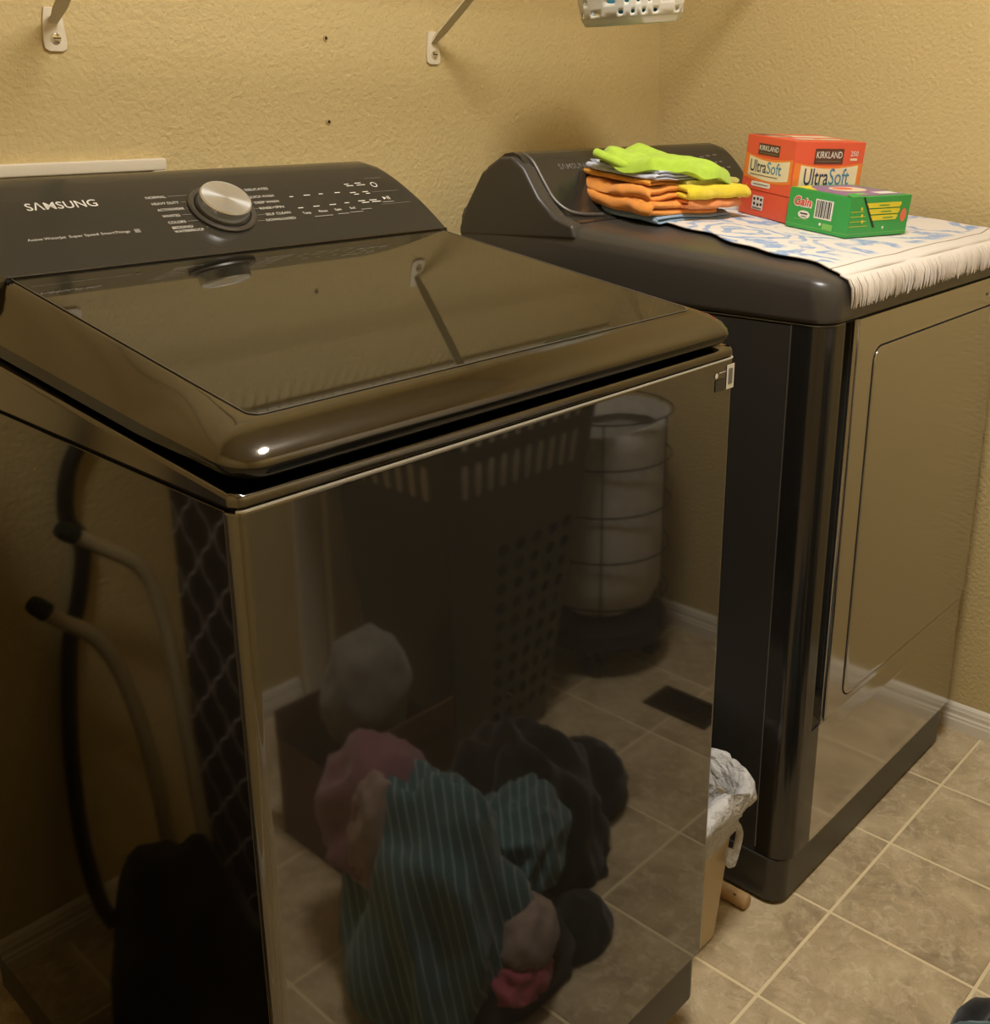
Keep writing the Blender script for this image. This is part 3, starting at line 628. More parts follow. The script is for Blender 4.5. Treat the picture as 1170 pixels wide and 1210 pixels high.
# open top: printed pack showing inside
patch('inner_pack', TMf, [(.006, .008), (w-.006, .010), (w-.012, d-.008), (.006, d-.006)], M_purple, c2, .0003); patch('yellow_flap', TMf, [(.004, d-.004), (.004, d-.055), (.030, d-.020), (.050, d-.004)], M_yellow, c2, .0006)
patch('pack_print', TMf, ell(.085, .075, .040, .026), M_cream, c2, .0006); patch('pack_logo', TMf, ell(.080, .082, .022, .014), M_pink, c2, .0009); patch('pack_print', TMf, rect(.10, .15, .02, .04), M_whitep, c2, .0006); patch('pack_print', TMf, rect(.03, .07, .02, .034), M_lgreen, c2, .0006)
box_flap = mesh('torn_flap', xf(M2, [(.0, 0, h), (.034, 0, h), (.024, .016, h+.004), (.0, .012, h+.003)]), [(0, 1, 2, 3)], M_green, c2)

# ------------------------------------------------------------------ folded cloths
SO = Vector((1.139, -.386, 0)); SR = R(-9)
SM = Matrix.Translation((SO.x, SO.y, dzt(SO.y)+.004)) @ Matrix.Rotation(TA, 4, 'X') @ Matrix.Rotation(SR, 4, 'Z')
def serp(Ld, n, t, gap, rnd):
    """centre line of a sheet folded n times, in (a,b)"""
    P = []; pitch = t+gap
    for k in range(n):
        a0, a1 = (0, Ld) if k % 2 == 0 else (Ld, 0)
        sh = rnd.uniform(-.006, .006)
        for q in range(7): P.append((a0+(a1-a0)*q/6+sh*(q in (0, 6)), k*pitch))
        if k < n-1:
            cx = a1; sgn = 1 if k % 2 == 0 else -1
            for q in range(1, 10):
                th = -math.pi/2+math.pi*q/10; P.append((cx+sgn*math.cos(th)*pitch*.62, k*pitch+pitch/2+math.sin(th)*pitch/2))
    return P
def folded(name, o, e1, e2, L1, L2, n, t, gap, seed, material, label, sag=0, ridge=.003, curl=0, rot=0):
    """sheet folded along e1 (width L1), swept along e2 (length L2), o in the stack frame"""
    rnd = random.Random(seed); P = serp(L1, n, t, gap, rnd); pts2 = []
    nP = []
    for i in range(len(P)):
        a, b_ = P[max(i-1, 0)], P[min(i+1, len(P)-1)]; dx, dy = b_[0]-a[0], b_[1]-a[1]; q = math.hypot(dx, dy) or 1; nP.append((-dy/q, dx/q))
    np_ = len(P); loop = [(P[i], nP[i], 1) for i in range(np_)]+[(P[i], nP[i], -1) for i in range(np_-1, -1, -1)]
    e1, e2, o = Vector(e1), Vector(e2), Vector(o); vsts = [0, .008, .022, .045, .08]+[.08+.84*k/20 for k in range(1, 20)]+[.92, .955, .978, .992, 1]; nst = len(vsts)-1; rings = []
    cr, sr = math.cos(rot), math.sin(rot)
    for k in range(nst+1):
        v = vsts[k]; ring = []; pin = 1
        ex = max(0, (abs(2*v-1)-.90)/.10); fr2 = max(.25, math.sqrt(max(0, 1-ex*ex)))
        for (pa, pb), (na, nb), sg in loop:
            a, b_ = pa+na*t*.47*sg*fr2, pb+nb*t*.47*sg*fr2
            if a < t: a = a+(t-a)*.0
            w1 = noise.noise(Vector((a*22+seed, v*4.5, seed*1.7)))*ridge+noise.noise(Vector((a*70+seed, v*16, b_*60)))*ridge*.35
            w2 = noise.noise(Vector((seed*3.1, v*5, b_*40)))*ridge*1.6
            aa = a+w2; vv = v*L2+noise.noise(Vector((a*30, b_*50, seed*2.3)))*.004*(1 if v > .5 else -1)*(abs(2*v-1)**4)
            z = t*.5+b_*pin+w1+sag*math.sin(math.pi*v)+curl*(aa/L1-.5)
            aa, vv = aa*cr-vv*sr, aa*sr+vv*cr
            ring.append(SM @ (o+e1*aa+e2*vv+Vector((0, 0, max(z, .001)))))
        rings.append(ring)
    V, F = loft(rings, False, False); n2 = len(loop); h2 = n2//2
    for bse in (0, nst*n2):
        for i in range(h2-1): F.append((bse+i, bse+i+1, bse+n2-2-i, bse+n2-1-i))
    ob = mesh(name, V, F, material, None, smooth=True, auto=70)
    return tag(ob, label, 'cloth', 'folded microfibre cloths in the stack')
C_blue = cloth('blue microfibre', hexc(150, 178, 204)); C_or = cloth('orange microfibre', hexc(250, 164, 76)); C_am = cloth('amber microfibre', hexc(246, 172, 66)); C_ye = cloth('yellow microfibre', hexc(248, 222, 62)); C_wh = cloth('pale lavender microfibre', hexc(214, 219, 236)); C_ol = cloth('straw microfibre', hexc(216, 212, 132)); C_gr = cloth('lime microfibre', hexc(192, 228, 78))
X_, Y_, NX_, NY_ = (1, 0, 0), (0, 1, 0), (-1, 0, 0), (0, -1, 0)
C_pe = cloth('peach microfibre', hexc(240, 152, 92))
folded('cleaning_cloth', (.190, .0, 0), NX_, Y_, .182, .200, 2, .0065, .0002, 1, C_blue, 'dusty blue microfibre cloth at the bottom of the stack', ridge=.004)
folded('cleaning_cloth', (.160, .004, .0115), NX_, Y_, .162, .212, 2, .0128, .0004, 2, C_or, 'lower orange microfibre cloth with a thick rolled fold', ridge=.005)
folded('cleaning_cloth', (.120, .012, .0365), NX_, Y_, .120, .206, 2, .0120, .0004, 3, C_or, 'upper orange microfibre cloth with a thick rolled fold', ridge=.007, sag=-.006)
folded('cleaning_cloth', (.060, .085, .0235), NY_, X_, .094, .142, 2, .0085, .0002, 4, C_pe, 'peach microfibre cloth lying under the yellow one', ridge=.004)
folded('cleaning_cloth', (.058, .085, .0405), NY_, X_, .096, .152, 2, .0115, .0008, 6, C_ye, 'bright yellow microfibre cloth with a curled end', ridge=.004)
folded('cleaning_cloth', (.140, .022, .0600), NX_, Y_, .134, .170, 2, .0060, .0002, 7, C_am, 'thin amber microfibre cloth under the pale one', sag=-.004)
folded('cleaning_cloth', (.070, .13, .0625), NY_, X_, .13, .136, 1, .009, 0, 8, C_ol, 'straw yellow microfibre cloth under the lime one')
folded('cleaning_cloth', (.135, .008, .0710), NX_, Y_, .132, .178, 3, .0054, .0003, 9, C_wh, 'pale lavender microfibre cloth under the lime one', sag=-.006, ridge=.005)
# lime cloth draped on top
def lime():
    nu, nv = 46, 46; top = []; bot = []
    for j in range(nv+1):
        for i in range(nu+1):
            u, v = i/nu*2-1, j/nv*2-1
            # square -> rounded disc
            a = u*math.sqrt(1-.36*v*v); b_ = v*math.sqrt(1-.36*u*u)
            X = .098+a*.108+.012*b_; Y = .085+b_*.094-.02*a
            fall = max(0, X-.12); hz = .088-.28*fall*fall/.08-.012*max(0, -b_)*max(0, a+.2)
            hz += .007*noise.noise(Vector((X*22, Y*17, 4.4)))+.0015*noise.noise(Vector((X*60, Y*60, 9.4)))+.004*math.sin((X*.6+Y)*62+2*noise.noise(Vector((X*12, Y*12, 1))))*max(0, .6-a)*.7
            hz += .013*math.exp(-((a-.05)**2)/.05)*(.4+.5*b_)+.010*math.exp(-((a+.75)**2+(b_-.5)**2)/.06)
            e = max(abs(u), abs(v)); ed = max(0, (e-.86)/.14)
            th = .020*(1-ed**2)+.003
            top.append(SM @ Vector((X, Y, hz+th*.6-.008*ed**2))); bot.append(SM @ Vector((X, Y, hz-th*.4-.004*ed**2)))
    n = (nu+1)*(nv+1); V = top+bot; F = []
    for j in range(nv):
        for i in range(nu):
            a = j*(nu+1)+i; F.append((a, a+1, a+nu+2, a+nu+1)); F.append((n+a, n+a+nu+1, n+a+nu+2, n+a+1))
    bd = [i for i in range(nu+1)]+[j*(nu+1)+nu for j in range(1, nv+1)]+[nv*(nu+1)+i for i in range(nu-1, -1, -1)]+[j*(nu+1) for j in range(nv-1, 0, -1)]
    for k in range(len(bd)): p, q = bd[k], bd[(k+1) % len(bd)]; F.append((p, q, n+q, n+p))
    return V, F
LG = thing('cleaning_cloth', SM @ Vector((.098, .085, .07)), 'lime green microfibre cloth crumpled on top of the stack', 'cloth', 'folded microfibre cloths in the stack')
V, F = lime(); mesh('cloth_sheet', V, F, C_gr, LG, smooth=True, auto=80)
cr_ = []
for k in range(15):
    a = R(-30+k*26); r = .0110-.0004*k; cr_.append((r*math.cos(a), r*math.sin(a)))
rings = []
for k in range(9):
    v = k/8; c = Vector((-.010+.012*v, .150-.095*v, .100-.020*v)); ring = []
    nn = len(cr_)
    out = [(x*(1+.25*math.sin(v*5)), z) for x, z in cr_]; inn = [(x*.62, z*.62) for x, z in reversed(out)]
    for x, z in out+inn: ring.append(SM @ (c+Vector((x, 0, z))))
    rings.append(ring)
V, F = loft(rings); mesh('rolled_edge', V, F, C_gr, LG, smooth=True, auto=70)
patch('care_label', SM @ Matrix.Translation((.026, .128, .108)) @ Matrix.Rotation(.12, 4, 'X'), [(0, 0), (.017, .004), (.014, .018), (-.002, .012)], M_grey, LG, 0)

# ------------------------------------------------------------------ waste bin, dowel
BN = thing('waste_bin', (.835, -.60, 0), 'slim beige plastic waste bin between washer and dryer', 'bin')
def binring(t, d=0):
    z = .245*t; gx = .006*t; return [Vector((p[0], p[1], z)) for p in rrect(.752-gx+d, .905+.022*t-d, -.722-.012*t+d, -.47+.01*t-d, .028, .02, 6)]
rings = [binring(0, .006), binring(.02, 0), binring(.5), binring(.94), binring(.95, -.004), binring(1.0, -.005), binring(1.0, .002), binring(.5, .003), binring(.03, .004)]
V, F = loft(rings); mesh('bin_body', V, F, M_beige, BN, smooth=True, auto=40)
M_bag = bpy.data.materials.new('thin white bag film'); M_bag.use_nodes = True; nt = M_bag.node_tree; b = nt.nodes['Principled BSDF']
b.inputs['Base Color'].default_value = hexc(248, 246, 243); b.inputs['Roughness'].default_value = .22; b.inputs['Transmission Weight'].default_value = .2; b.inputs['IOR'].default_value = 1.1; b.inputs['Alpha'].default_value = .7
n_b = nt.nodes.new('ShaderNodeTexNoise'); n_b.inputs['Scale'].default_value = 38; n_b.inputs['Detail'].default_value = 3; n_b.inputs['Distortion'].default_value = 1.5; t_b = nt.nodes.new('ShaderNodeTexCoord'); nt.links.new(t_b.outputs['Object'], n_b.inputs['Vector'])
b_b = nt.nodes.new('ShaderNodeBump'); b_b.inputs['Strength'].default_value = 1; b_b.inputs['Distance'].default_value = .012; nt.links.new(n_b.outputs['Fac'], b_b.inputs['Height']); nt.links.new(b_b.outputs[0], b.inputs['Normal'])
bagrings = []
for k, (t, d, rough_) in enumerate(((.40, .022, .003), (.60, .016, .005), (.80, .010, .007), (.98, .004, .007), (1.06, .004, .009), (1.13, -.001, .010), (1.18, -.008, .011), (1.19, -.015, .011), (1.15, -.021, .010), (1.08, -.023, .009), (1.0, -.018, .008), (.93, -.010, .007), (.87, -.007, .005), (.82, -.006, .003))):
    ring = []
    for i, p in enumerate(resample(rrect(.746+d, .925-d, -.734+d, -.46-d, .035, .03, 9), 130)):
        q = Vector((p[0]*24, p[1]*24, k*.42)); n_ = noise.noise(q)*rough_*1.1+(.5-abs(noise.noise(q*2.3)))*rough_*.9+noise.noise(q*5)*rough_*.35
        zz = .245*t+noise.noise(q*.7+Vector((5, 5, 0)))*.020*(1 if k > 3 else .3)+(.045*max(0, min(1, (p[1]+.66)/.12)) if 3 < k < 10 else 0)
        ring.append(Vector((max(p[0]+p[2]*n_, .7275), p[1]+p[3]*n_, zz)))
    bagrings.append(ring)
V, F = loft(bagrings, False, False)
BG = tag(mesh('bin_liner', V, F, M_bag, None, smooth=True, auto=80), 'crinkled white plastic bag lining the beige bin', 'bag')
BG.modifiers.new('thickness', 'SOLIDIFY').thickness = .0012
dv = MB(); dv.tube(spline([(.902, -.738, .215), (.912, -.741, .195), (.905, -.7405, .165), (.893, -.741, .148), (.880, -.741, .160), (.884, -.741, .180)], 6), [.006]*31, 6)
dv.build('drawstring', M_bag, BG)
dw = thing('wooden_dowel', (.968, -.55, 0), 'round wooden broom handle end lying on the floor by the dryer', 'dowel')
V, F = lathe([(0, 0), (.0105, 0), (.0132, .003), (.0132, .55), (0, .55)], 20)
mesh('handle_shaft', xf(frame((.9775, -.728, .0134), (1, 0, 0), (0, 0, 1), (-.03, 1, 0)), V), F, M_wood, dw, smooth=True)
V, F = lathe([(0, 0), (.0026, 0), (.0026, .0008), (0, .0008)], 10)
mesh('hang_hole', xf(frame((.9695, -.708, .0236), (1, .2, .0), (0, 1, 0), (-.62, -.1, .78)), V), F, M_gap, dw)

# ------------------------------------------------------------------ things on the back wall
OB = thing('washer_outlet_box', (.33, YB, 1.0), 'white plastic laundry outlet box set in the wall behind the washer', 'outlet box')
mb = MB(); y0 = YB-.014
for a in ((.155, .483, y0, YB, 1.196, 1.2135), (.155, .483, y0, YB, .955, .975), (.155, .178, y0, YB, .975, 1.196), (.460, .483, y0, YB, .975, 1.196)): mb.box(*a)
mb.build('box_frame', M_plastic_w, OB, bevel=.003)
box('box_recess', .178, .460, YB-.003, YB-.001, .975, 1.196, M_plastic_w, OB)
for x in (.24, .40):
    V, F = lathe([(0, 0), (.014, 0), (.014, .02), (.008, .024), (.008, .045), (0, .045)], 14); mesh('supply_valve', xf(frame((x, YB-.003, 1.06), (1, 0, 0), (0, 0, 1), (0, -1, 0)), V), F, M_chrome, OB, smooth=True)
SZ, SY = 1.618, -.262
def bracket(x, label):
    e = thing('shelf_bracket', (x, YB, 1.39), label, 'bracket', 'white shelf brackets on the wall')
    p = [(-.0155, 1.362), (-.009, 1.3585), (.009, 1.3585), (.0155, 1.362), (.0165, 1.372), (.014, 1.400), (.011, 1.415), (-.011, 1.415), (-.014, 1.400), (-.0165, 1.372)]
    V, F = loft([[Vector((x+a, y, z)) for a, z in p] for y in (YB, YB-.004)]); mesh('wall_plate', V, F, M_plastic_w, e, bevel=.0012)
    a, b_ = Vector((x, YB-.003, 1.396)), Vector((x, SY, SZ-.004)); t = (b_-a).normalized(); s = Vector((1, 0, 0)); n = s.cross(t)
    ring = lambda c, w1: [c-s*w1+n*.002, c-s*w1*.4-n*.006, c+s*w1*.4-n*.006, c+s*w1+n*.002]
    V, F = loft([ring(a, .006), ring(a+t*.03, .0105), ring(b_, .0105)]); mesh('brace', V, F, mat('bracket white steel', hexc(222, 212, 188), .45), e, smooth=True, auto=30)
    V, F = lathe([(0, 0), (.0075, 0), (.0068, .0022), (.003, .0034), (0, .0034)], 16); sc = mesh('screw', xf(frame((x+.001, YB-.004, 1.3755), (1, 0, 0), (0, 0, 1), (0, -1, 0)), V), F, M_chrome, e, smooth=True, auto=40)
    box('screw_slot', x-.004, x+.006, YB-.0078, YB-.0070, 1.3747, 1.3763, M_gap, sc)
bracket(.3404, 'white shelf bracket on the wall above the outlet box'); bracket(1.0436, 'white shelf bracket on the wall between washer and dryer')
for z, lb in ((1.3942, 'small empty screw anchor on the wall, the upper one'), (1.2612, 'small empty screw anchor on the wall, the lower one')):
    an = thing('wall_anchor', (.7985, YB, z), lb, 'anchor'); V, F = lathe([(0, 0), (.0052, 0), (.0048, .0016), (.003, .002), (0, .0008)], 12)
    ac = mesh('anchor_collar', xf(frame((.7985+.003*(z > 1.3), YB, z), (1, 0, 0), (0, 0, 1), (0, -1, 0)), V), F, mat('anchor plastic', hexc(190, 160, 110), .5), an, smooth=True)
    V, F = lathe([(0, 0), (.0028, 0), (.0028, .0024), (0, .0024)], 8); mesh('anchor_hole', xf(frame((.7985+.003*(z > 1.3), YB, z), (1, 0, 0), (0, 0, 1), (0, -1, 0)), V), F, M_gap, ac)
WS = thing('wire_shelf', (.5, (YB+SY)/2, SZ), 'white wire shelf running along the wall above the machines', 'shelf')
M_wire = mat('white coated wire', hexc(222, 214, 196), .4)
for y, z in ((SY, SZ), (SY, SZ-.028), (YB-.006, SZ), ((SY+YB)/2, SZ-.003)):
    V, F = tubevf([(XL+.004, y, z), (XR-.004, y, z)], .0032, 8); mesh('long_rod', V, F, M_wire, WS, smooth=True)
mb = MB(); x = XL+.02
while x < XR-.01: mb.tube([(x, YB-.004, SZ+.003), (x, SY, SZ+.003), (x, SY-.003, SZ-.028)], .0015, 5); x += .0255
o = mb.build('cross_wires', M_wire, WS); o['kind'] = 'stuff'
# hanging basket
HB = thing('hanging_basket', (1.19, -.33, 1.42), 'white perforated plastic basket hanging below the wire shelf', 'basket')
BM = Matrix.Translation((1.19, -.292, 1.418)) @ Matrix.Rotation(R(-5), 4, 'Y') @ Matrix.Rotation(R(8), 4, 'Z')
def bring(t): # t 0 bottom..1 top
    a, b_ = .098+.018*t, .062+.014*t; return a, b_
def bsurf(u, v):
    """u around 0..1, v height 0..1"""
    v2 = max(v, 0); a, b_ = bring(v2); th = 2*math.pi*u; c, s = math.cos(th), math.sin(th); e = .55
    x = a*math.copysign(abs(c)**e, c); y = b_*math.copysign(abs(s)**e, s)
    return BM @ Vector((x, y, .105*v))
V, F = perf_panel(bsurf, 0, 1, .06, 1, 34, 6, lambda i, j: (.72, .36) if j < 5 and (i+j) % 2 == 0 else None, 3, 2.6)
bs = mesh('basket_wall', V, F, M_plastic_b, HB, smooth=True, auto=60); bs.modifiers.new('thickness', 'SOLIDIFY').thickness = .002
rb = [bsurf(k/34, .07) for k in range(34)]; cbot = [bsurf(k/34, .0) for k in range(34)]; cc = BM @ Vector((0, 0, 0))
rings = [rb, [p+(cc-p)*.06-Vector((0, 0, .004)) for p in cbot], [p+(cc-p)*.3-Vector((0, 0, .005)) for p in cbot]]
V, F = loft(rings, False, True); mesh('basket_bottom', V, F, M_plastic_b, HB, smooth=True, auto=60)
V, F = tubevf([bsurf(k/40, 1.0) for k in range(40)], .005, 8, True); mesh('basket_rim', V, F, M_plastic_b, HB, smooth=True)
for x in (1.13, 1.25):
    V, F = tubevf(spline([(x, -.246, 1.522), (x, -.252, 1.60), (x, -.262, 1.626), (x, -.272, 1.612), (x, -.268, 1.59)], 5), .0028, 7); mesh('basket_hook', V, F, M_plastic_b, HB, smooth=True)
bl = mesh('folded_cloth', *(lambda V, F: ([BM @ Vector((x*.8, y*.8, z)) for x, y, z in V], F))(*lathe([(0, .012), (.06, .012), (.068, .025), (.066, .045), (.05, .056), (0, .058)], 20)), cloth('turquoise cloth', hexc(60, 150, 176)), None, smooth=True)
tag(bl, 'turquoise cloth bundled inside the hanging basket', 'cloth')

# ------------------------------------------------------------------ things across the room (seen mirrored in the machines)
# floor register
V0 = thing('floor_register', (1.43, -1.29, 0), 'brown metal floor register near the right wall', 'vent')
M_vent = mat('brown metal', hexc(64, 52, 38), .45, .5); mb = MB()
for a in ((1.38, 1.475, -1.375, -1.362, 0, .006), (1.38, 1.475, -1.225, -1.212, 0, .006), (1.38, 1.393, -1.362, -1.225, 0, .006), (1.462, 1.475, -1.362, -1.225, 0, .006)): mb.box(*a)
mb.build('register_frame', M_vent, V0, bevel=.0015); box('register_well', 1.393, 1.462, -1.362, -1.225, .0002, .001, M_gap, V0)
for k in range(12): box('louvre', 1.393, 1.462, -1.359+k*.011, -1.3545+k*.011, .001, .0045, M_vent, V0)
# tall laundry hamper
HP = thing('laundry_hamper', (1.06, -1.60, 0), 'tall grey plastic laundry hamper with slots and round holes', 'hamper')
M_hamp = mat('grey hamper plastic', hexc(60, 58, 50), .42)
def hc(z): t = z/.80; return (.925-.075*t, 1.185+.12*t, -1.50+.055*t, -1.735-.06*t)   # x0,x1,yfront,yback
def hface(kind):
    def f(u, v):
        z = .012+v*.785; x0, x1, ya, yb2 = hc(z); bulge = .010*math.sin(math.pi*min(max(u, 0), 1))*min(1, max(0, (.73-v)/.13))
        if kind == 'f': return Vector((x0+(x1-x0)*u, ya+bulge, z))
        if kind == 'b': return Vector((x0+(x1-x0)*u, yb2-bulge, z))
        if kind == 'l': return Vector((x0-bulge, ya+(yb2-ya)*u, z))
        return Vector((x1+bulge, ya+(yb2-ya)*u, z))
    return f
def holes_top(i, j): return (.52, .9) if 0 < i < 11 else None
for kd, n_ in (('f', 12), ('b', 12), ('l', 9), ('r', 9)):
    mb = MB()
    mb.add(*perf_panel(hface(kd), 0, 1, .735, .83, n_, 1, lambda i, j: (.56, .94) if 0 < i < n_-1 else None, 5, 5))
    mb.add(*perf_panel(hface(kd), 0, 1, .86, .955, n_, 1, lambda i, j: (.56, .94) if 0 < i < n_-1 else None, 5, 5))
    mb.add(*perf_panel(hface(kd), 0, 1, .83, .86, n_, 1, lambda i, j: None, 5)); mb.add(*perf_panel(hface(kd), 0, 1, .955, 1, n_, 1, lambda i, j: None, 5))
    mb.add(*perf_panel(hface(kd), 0, 1, .60, .735, n_, 1, lambda i, j: None, 5)); mb.add(*perf_panel(hface(kd), 0, 1, 0, .06, n_, 1, lambda i, j: None, 5))
    mb.add(*perf_panel(hface(kd), 0, .30, .06, .60, 4, 10, lambda i, j: None, 4)); mb.add(*perf_panel(hface(kd), .30, .97, .06, .60, 5, 10, lambda i, j: (.60, .66) if (kd == 'f') else None, 4)); mb.add(*perf_panel(hface(kd), .97, 1, .06, .60, 1, 10, lambda i, j: None, 4))
    o = mb.build('hamper_wall', M_hamp, HP, smooth=False); sm_ = o.modifiers.new('thickness', 'SOLIDIFY'); sm_.thickness = .002; sm_.offset = 0
x0, x1, ya, yb2 = hc(.012); box('hamper_bottom', x0, x1, yb2, ya, .004, .014, M_hamp, HP)
x0, x1, ya, yb2 = hc(.80); V, F = tubevf([Vector((p[0], p[1], .80)) for p in rrect(x0-.01, x1+.01, yb2-.01, ya+.01, .03, .03, 6)], .011, 8, True); mesh('hamper_rim', V, F, M_hamp, HP, smooth=True)
# white laundry inside the hamper
x0, x1, ya, yb2 = hc(.62)
def blob(name, c, rad, seed, material, label=None, cat=None, group=None, sub=4, amp=.22, fr_=1.5, flat=True, parent=None, rot=0):
    bm = bmesh.new(); bmesh.ops.create_icosphere(bm, subdivisions=sub, radius=1); sd = Vector((seed*7.3, seed*3.1, seed*1.9)); cr, sr = math.cos(rot), math.sin(rot); rn_ = random.Random(seed); fd = Vector((rn_.uniform(-1, 1), rn_.uniform(-1, 1), rn_.uniform(-.4, .4))).normalized()
    for v in bm.verts:
        q = v.co.copy(); n1 = 1-abs(noise.noise(q*fr_+sd))*2.0; n2 = 1-abs(noise.noise(q*fr_*2.3+sd*1.7))*2.0
        ph = noise.noise(q*1.4+sd*2.1)*5+q.dot(fd)*8.5
        f = 1+amp*(n1-.4)+amp*.22*(n2-.4)+amp*.20*math.sin(ph)+amp*.08*math.sin(ph*2.3+1); z = q.z
        if flat and z < 0: z *= .25
        x, y = q.x*f*rad[0], q.y*f*rad[1]
        v.co = Vector((c[0]+x*cr-y*sr, c[1]+x*sr+y*cr, max(c[2]+z*f*rad[2], .003 if flat else c[2]-rad[2]*1.2)))
    me = bpy.data.meshes.new(name); bm.to_mesh(me); bm.free()
    for p in me.polygons: p.use_smooth = True
    me.materials.append(material); o = bpy.data.objects.new(name, me); link(o, parent)
    if label: tag(o, label, cat, group)
    return o
C_white = cloth('white cotton', hexc(206, 200, 188))
rings = []
for z, d in ((.50, .06), (.55, .03), (.586, .0013), (.66, .0013), (.768, .0013), (.785, .04), (.78, .12)):
    a, b_, c_, d_ = hc(z); rings.append([Vector((p[0], p[1], z+.012*noise.noise(Vector((p[0]*9, p[1]*9, 2.0))))) for p in rrect(a+d, b_-d, d_+d, c_-d, .004, .004, 2)])
V, F = loft(rings); tag(mesh('white_laundry', V, F, C_white, None, smooth=True, auto=70), 'white laundry filling the top of the grey hamper', 'laundry')
# rolling wire hamper with white liner
CX_, CYc, CR = 1.505, -1.60, .152
RC = thing('rolling_wire_hamper', (CX_, CYc, 0), 'round wire laundry cart with white liner on black casters', 'laundry cart')
prof_ = [(0, .135), (.09, .137), (.125, .16), (.146, .22), (.150, .36), (.147, .46), (.15, .55), (.154, .60), (.148, .602), (.135, .56)]
V, F = lathe(prof_, 48); V2 = []
for x, y, z in V:
    a = math.atan2(y, x); k = 1+(.045*noise.noise(Vector((math.cos(a)*2.2, math.sin(a)*2.2, z*11)))+.02*noise.noise(Vector((math.cos(a)*6, math.sin(a)*6, z*24))))*(.3+1.1*(z < .58)); V2.append((CX_+x*k, CYc+y*k, z+.02*math.sin(a+1.0)*(z > .5)))
o = mesh('liner', V2, F[:-2]+[F[-2]], C_white, RC, smooth=True, auto=80)
M_bw = mat('black wire', (.012, .011, .010, 1), .25, .4)
for z in (.185, .30, .41, .52, .625):
    V, F = tubevf([(CX_+.162*math.cos(2*math.pi*k/40), CYc+.162*math.sin(2*math.pi*k/40), z) for k in range(40)], .0022, 6, True); mesh('wire_hoop', V, F, M_bw, RC, smooth=True)
for k in range(6):
    a = 2*math.pi*(k+.35)/6; V, F = tubevf([(CX_+.163*math.cos(a), CYc+.163*math.sin(a), z) for z in (.10, .625)], .0022, 6); mesh('wire_upright', V, F, M_bw, RC, smooth=True)
V, F = lathe([(0, .072), (.15, .072), (.165, .08), (.167, .10), (.16, .118), (.12, .13), (0, .134)], 40); mesh('cart_base', [(CX_+x, CYc+y, z) for x, y, z in V], F, M_black, RC, smooth=True)
for k in range(4):
    a = 2*math.pi*(k+.62)/4; x, y = CX_+.125*math.cos(a), CYc+.125*math.sin(a); V, F = lathe([(0, -.011), (.024, -.011), (.027, -.007), (.027, .007), (.024, .011), (0, .011)], 18)
    cs = mesh('caster', xf(frame((x, y, .0272), (0, 1, 0), (0, 0, 1), (1, 0, 0)), V), F, M_black, RC, smooth=True); box('caster_fork', x-.015, x+.015, y-.008, y+.008, .035, .074, M_black, cs, bevel=.003)
# heap of clothes on the floor
def stripes(name, c1_, c2_, sc, rot):
    mt = cloth(name, c1_); nt = mt.node_tree; N = nt.nodes; L = nt.links; b = N['Principled BSDF']; tc = N.new('ShaderNodeTexCoord'); mp = N.new('ShaderNodeMapping'); mp.inputs['Rotation'].default_value = rot
    L.new(tc.outputs['Object'], mp.inputs[0]); wv = N.new('ShaderNodeTexWave'); wv.inputs['Scale'].default_value = sc; wv.inputs['Distortion'].default_value = .25; wv.inputs['Detail'].default_value = 1; wv.inputs['Detail Scale'].default_value = .5; L.new(mp.outputs[0], wv.inputs['Vector'])
    rp_ = N.new('ShaderNodeMapRange'); rp_.inputs[1].default_value = .86; rp_.inputs[2].default_value = .96; L.new(wv.outputs['Fac'], rp_.inputs[0]); mx = N.new('ShaderNodeMix'); mx.data_type = 'RGBA'; mx.inputs[6].default_value = c1_; mx.inputs[7].default_value = c2_; L.new(rp_.outputs[0], mx.inputs[0]); L.new(mx.outputs[2], b.inputs['Base Color']); return mt
C_teal = stripes('teal striped cotton', hexc(66, 96, 100), hexc(128, 150, 152), 22, (0, .3, -.785)); C_pink = cloth('dusty pink cotton', hexc(140, 98, 108)); C_rose = cloth('rose cotton', hexc(186, 92, 104)); C_blk = cloth('black cotton', hexc(24, 22, 21)); C_blk2 = cloth('black fleece', hexc(20, 19, 18)); C_mar = cloth('maroon black cotton', hexc(30, 20, 20)); C_tan = cloth('blush cotton', hexc(160, 138, 126)); C_char = cloth('charcoal cotton', hexc(32, 33, 32))
GP = 'clothes heaped on the floor'
TS = thing('shirt', (.545, -1.16, 0), 'teal pinstriped shirt heaped on the floor', 'shirt', GP)
blob('shirt_body', (.545, -1.16, .02), (.135, .15, .30), 2, C_teal, sub=5, amp=.20, rot=.3, parent=TS)
blob('sleeve', (.70, -1.14, .14), (.12, .07, .085), 6, C_teal, sub=5, amp=.24, flat=False, rot=-.3, parent=TS)
blob('shirt', (.535, -1.27, .19), (.085, .10, .16), 11, C_pink, 'dusty pink top crumpled beside the teal shirt', 'shirt', GP, sub=4, amp=.22)
blob('undershirt', (.49, -1.225, .23), (.04, .045, .10), 12, C_tan, 'pale blush undershirt bunched in the pink top', 'shirt', GP, sub=4, amp=.22, flat=False)
blob('sock', (.605, -1.035, .10), (.06, .05, .05), 13, C_tan, 'blush coloured sock sticking out under the sleeve', 'sock', GP, sub=4, amp=.15, flat=False, rot=-.4)
blob('sock', (.575, -1.02, .05), (.055, .045, .045), 14, C_rose, 'rose pink sock at the front of the heap', 'sock', GP, sub=4, amp=.2)
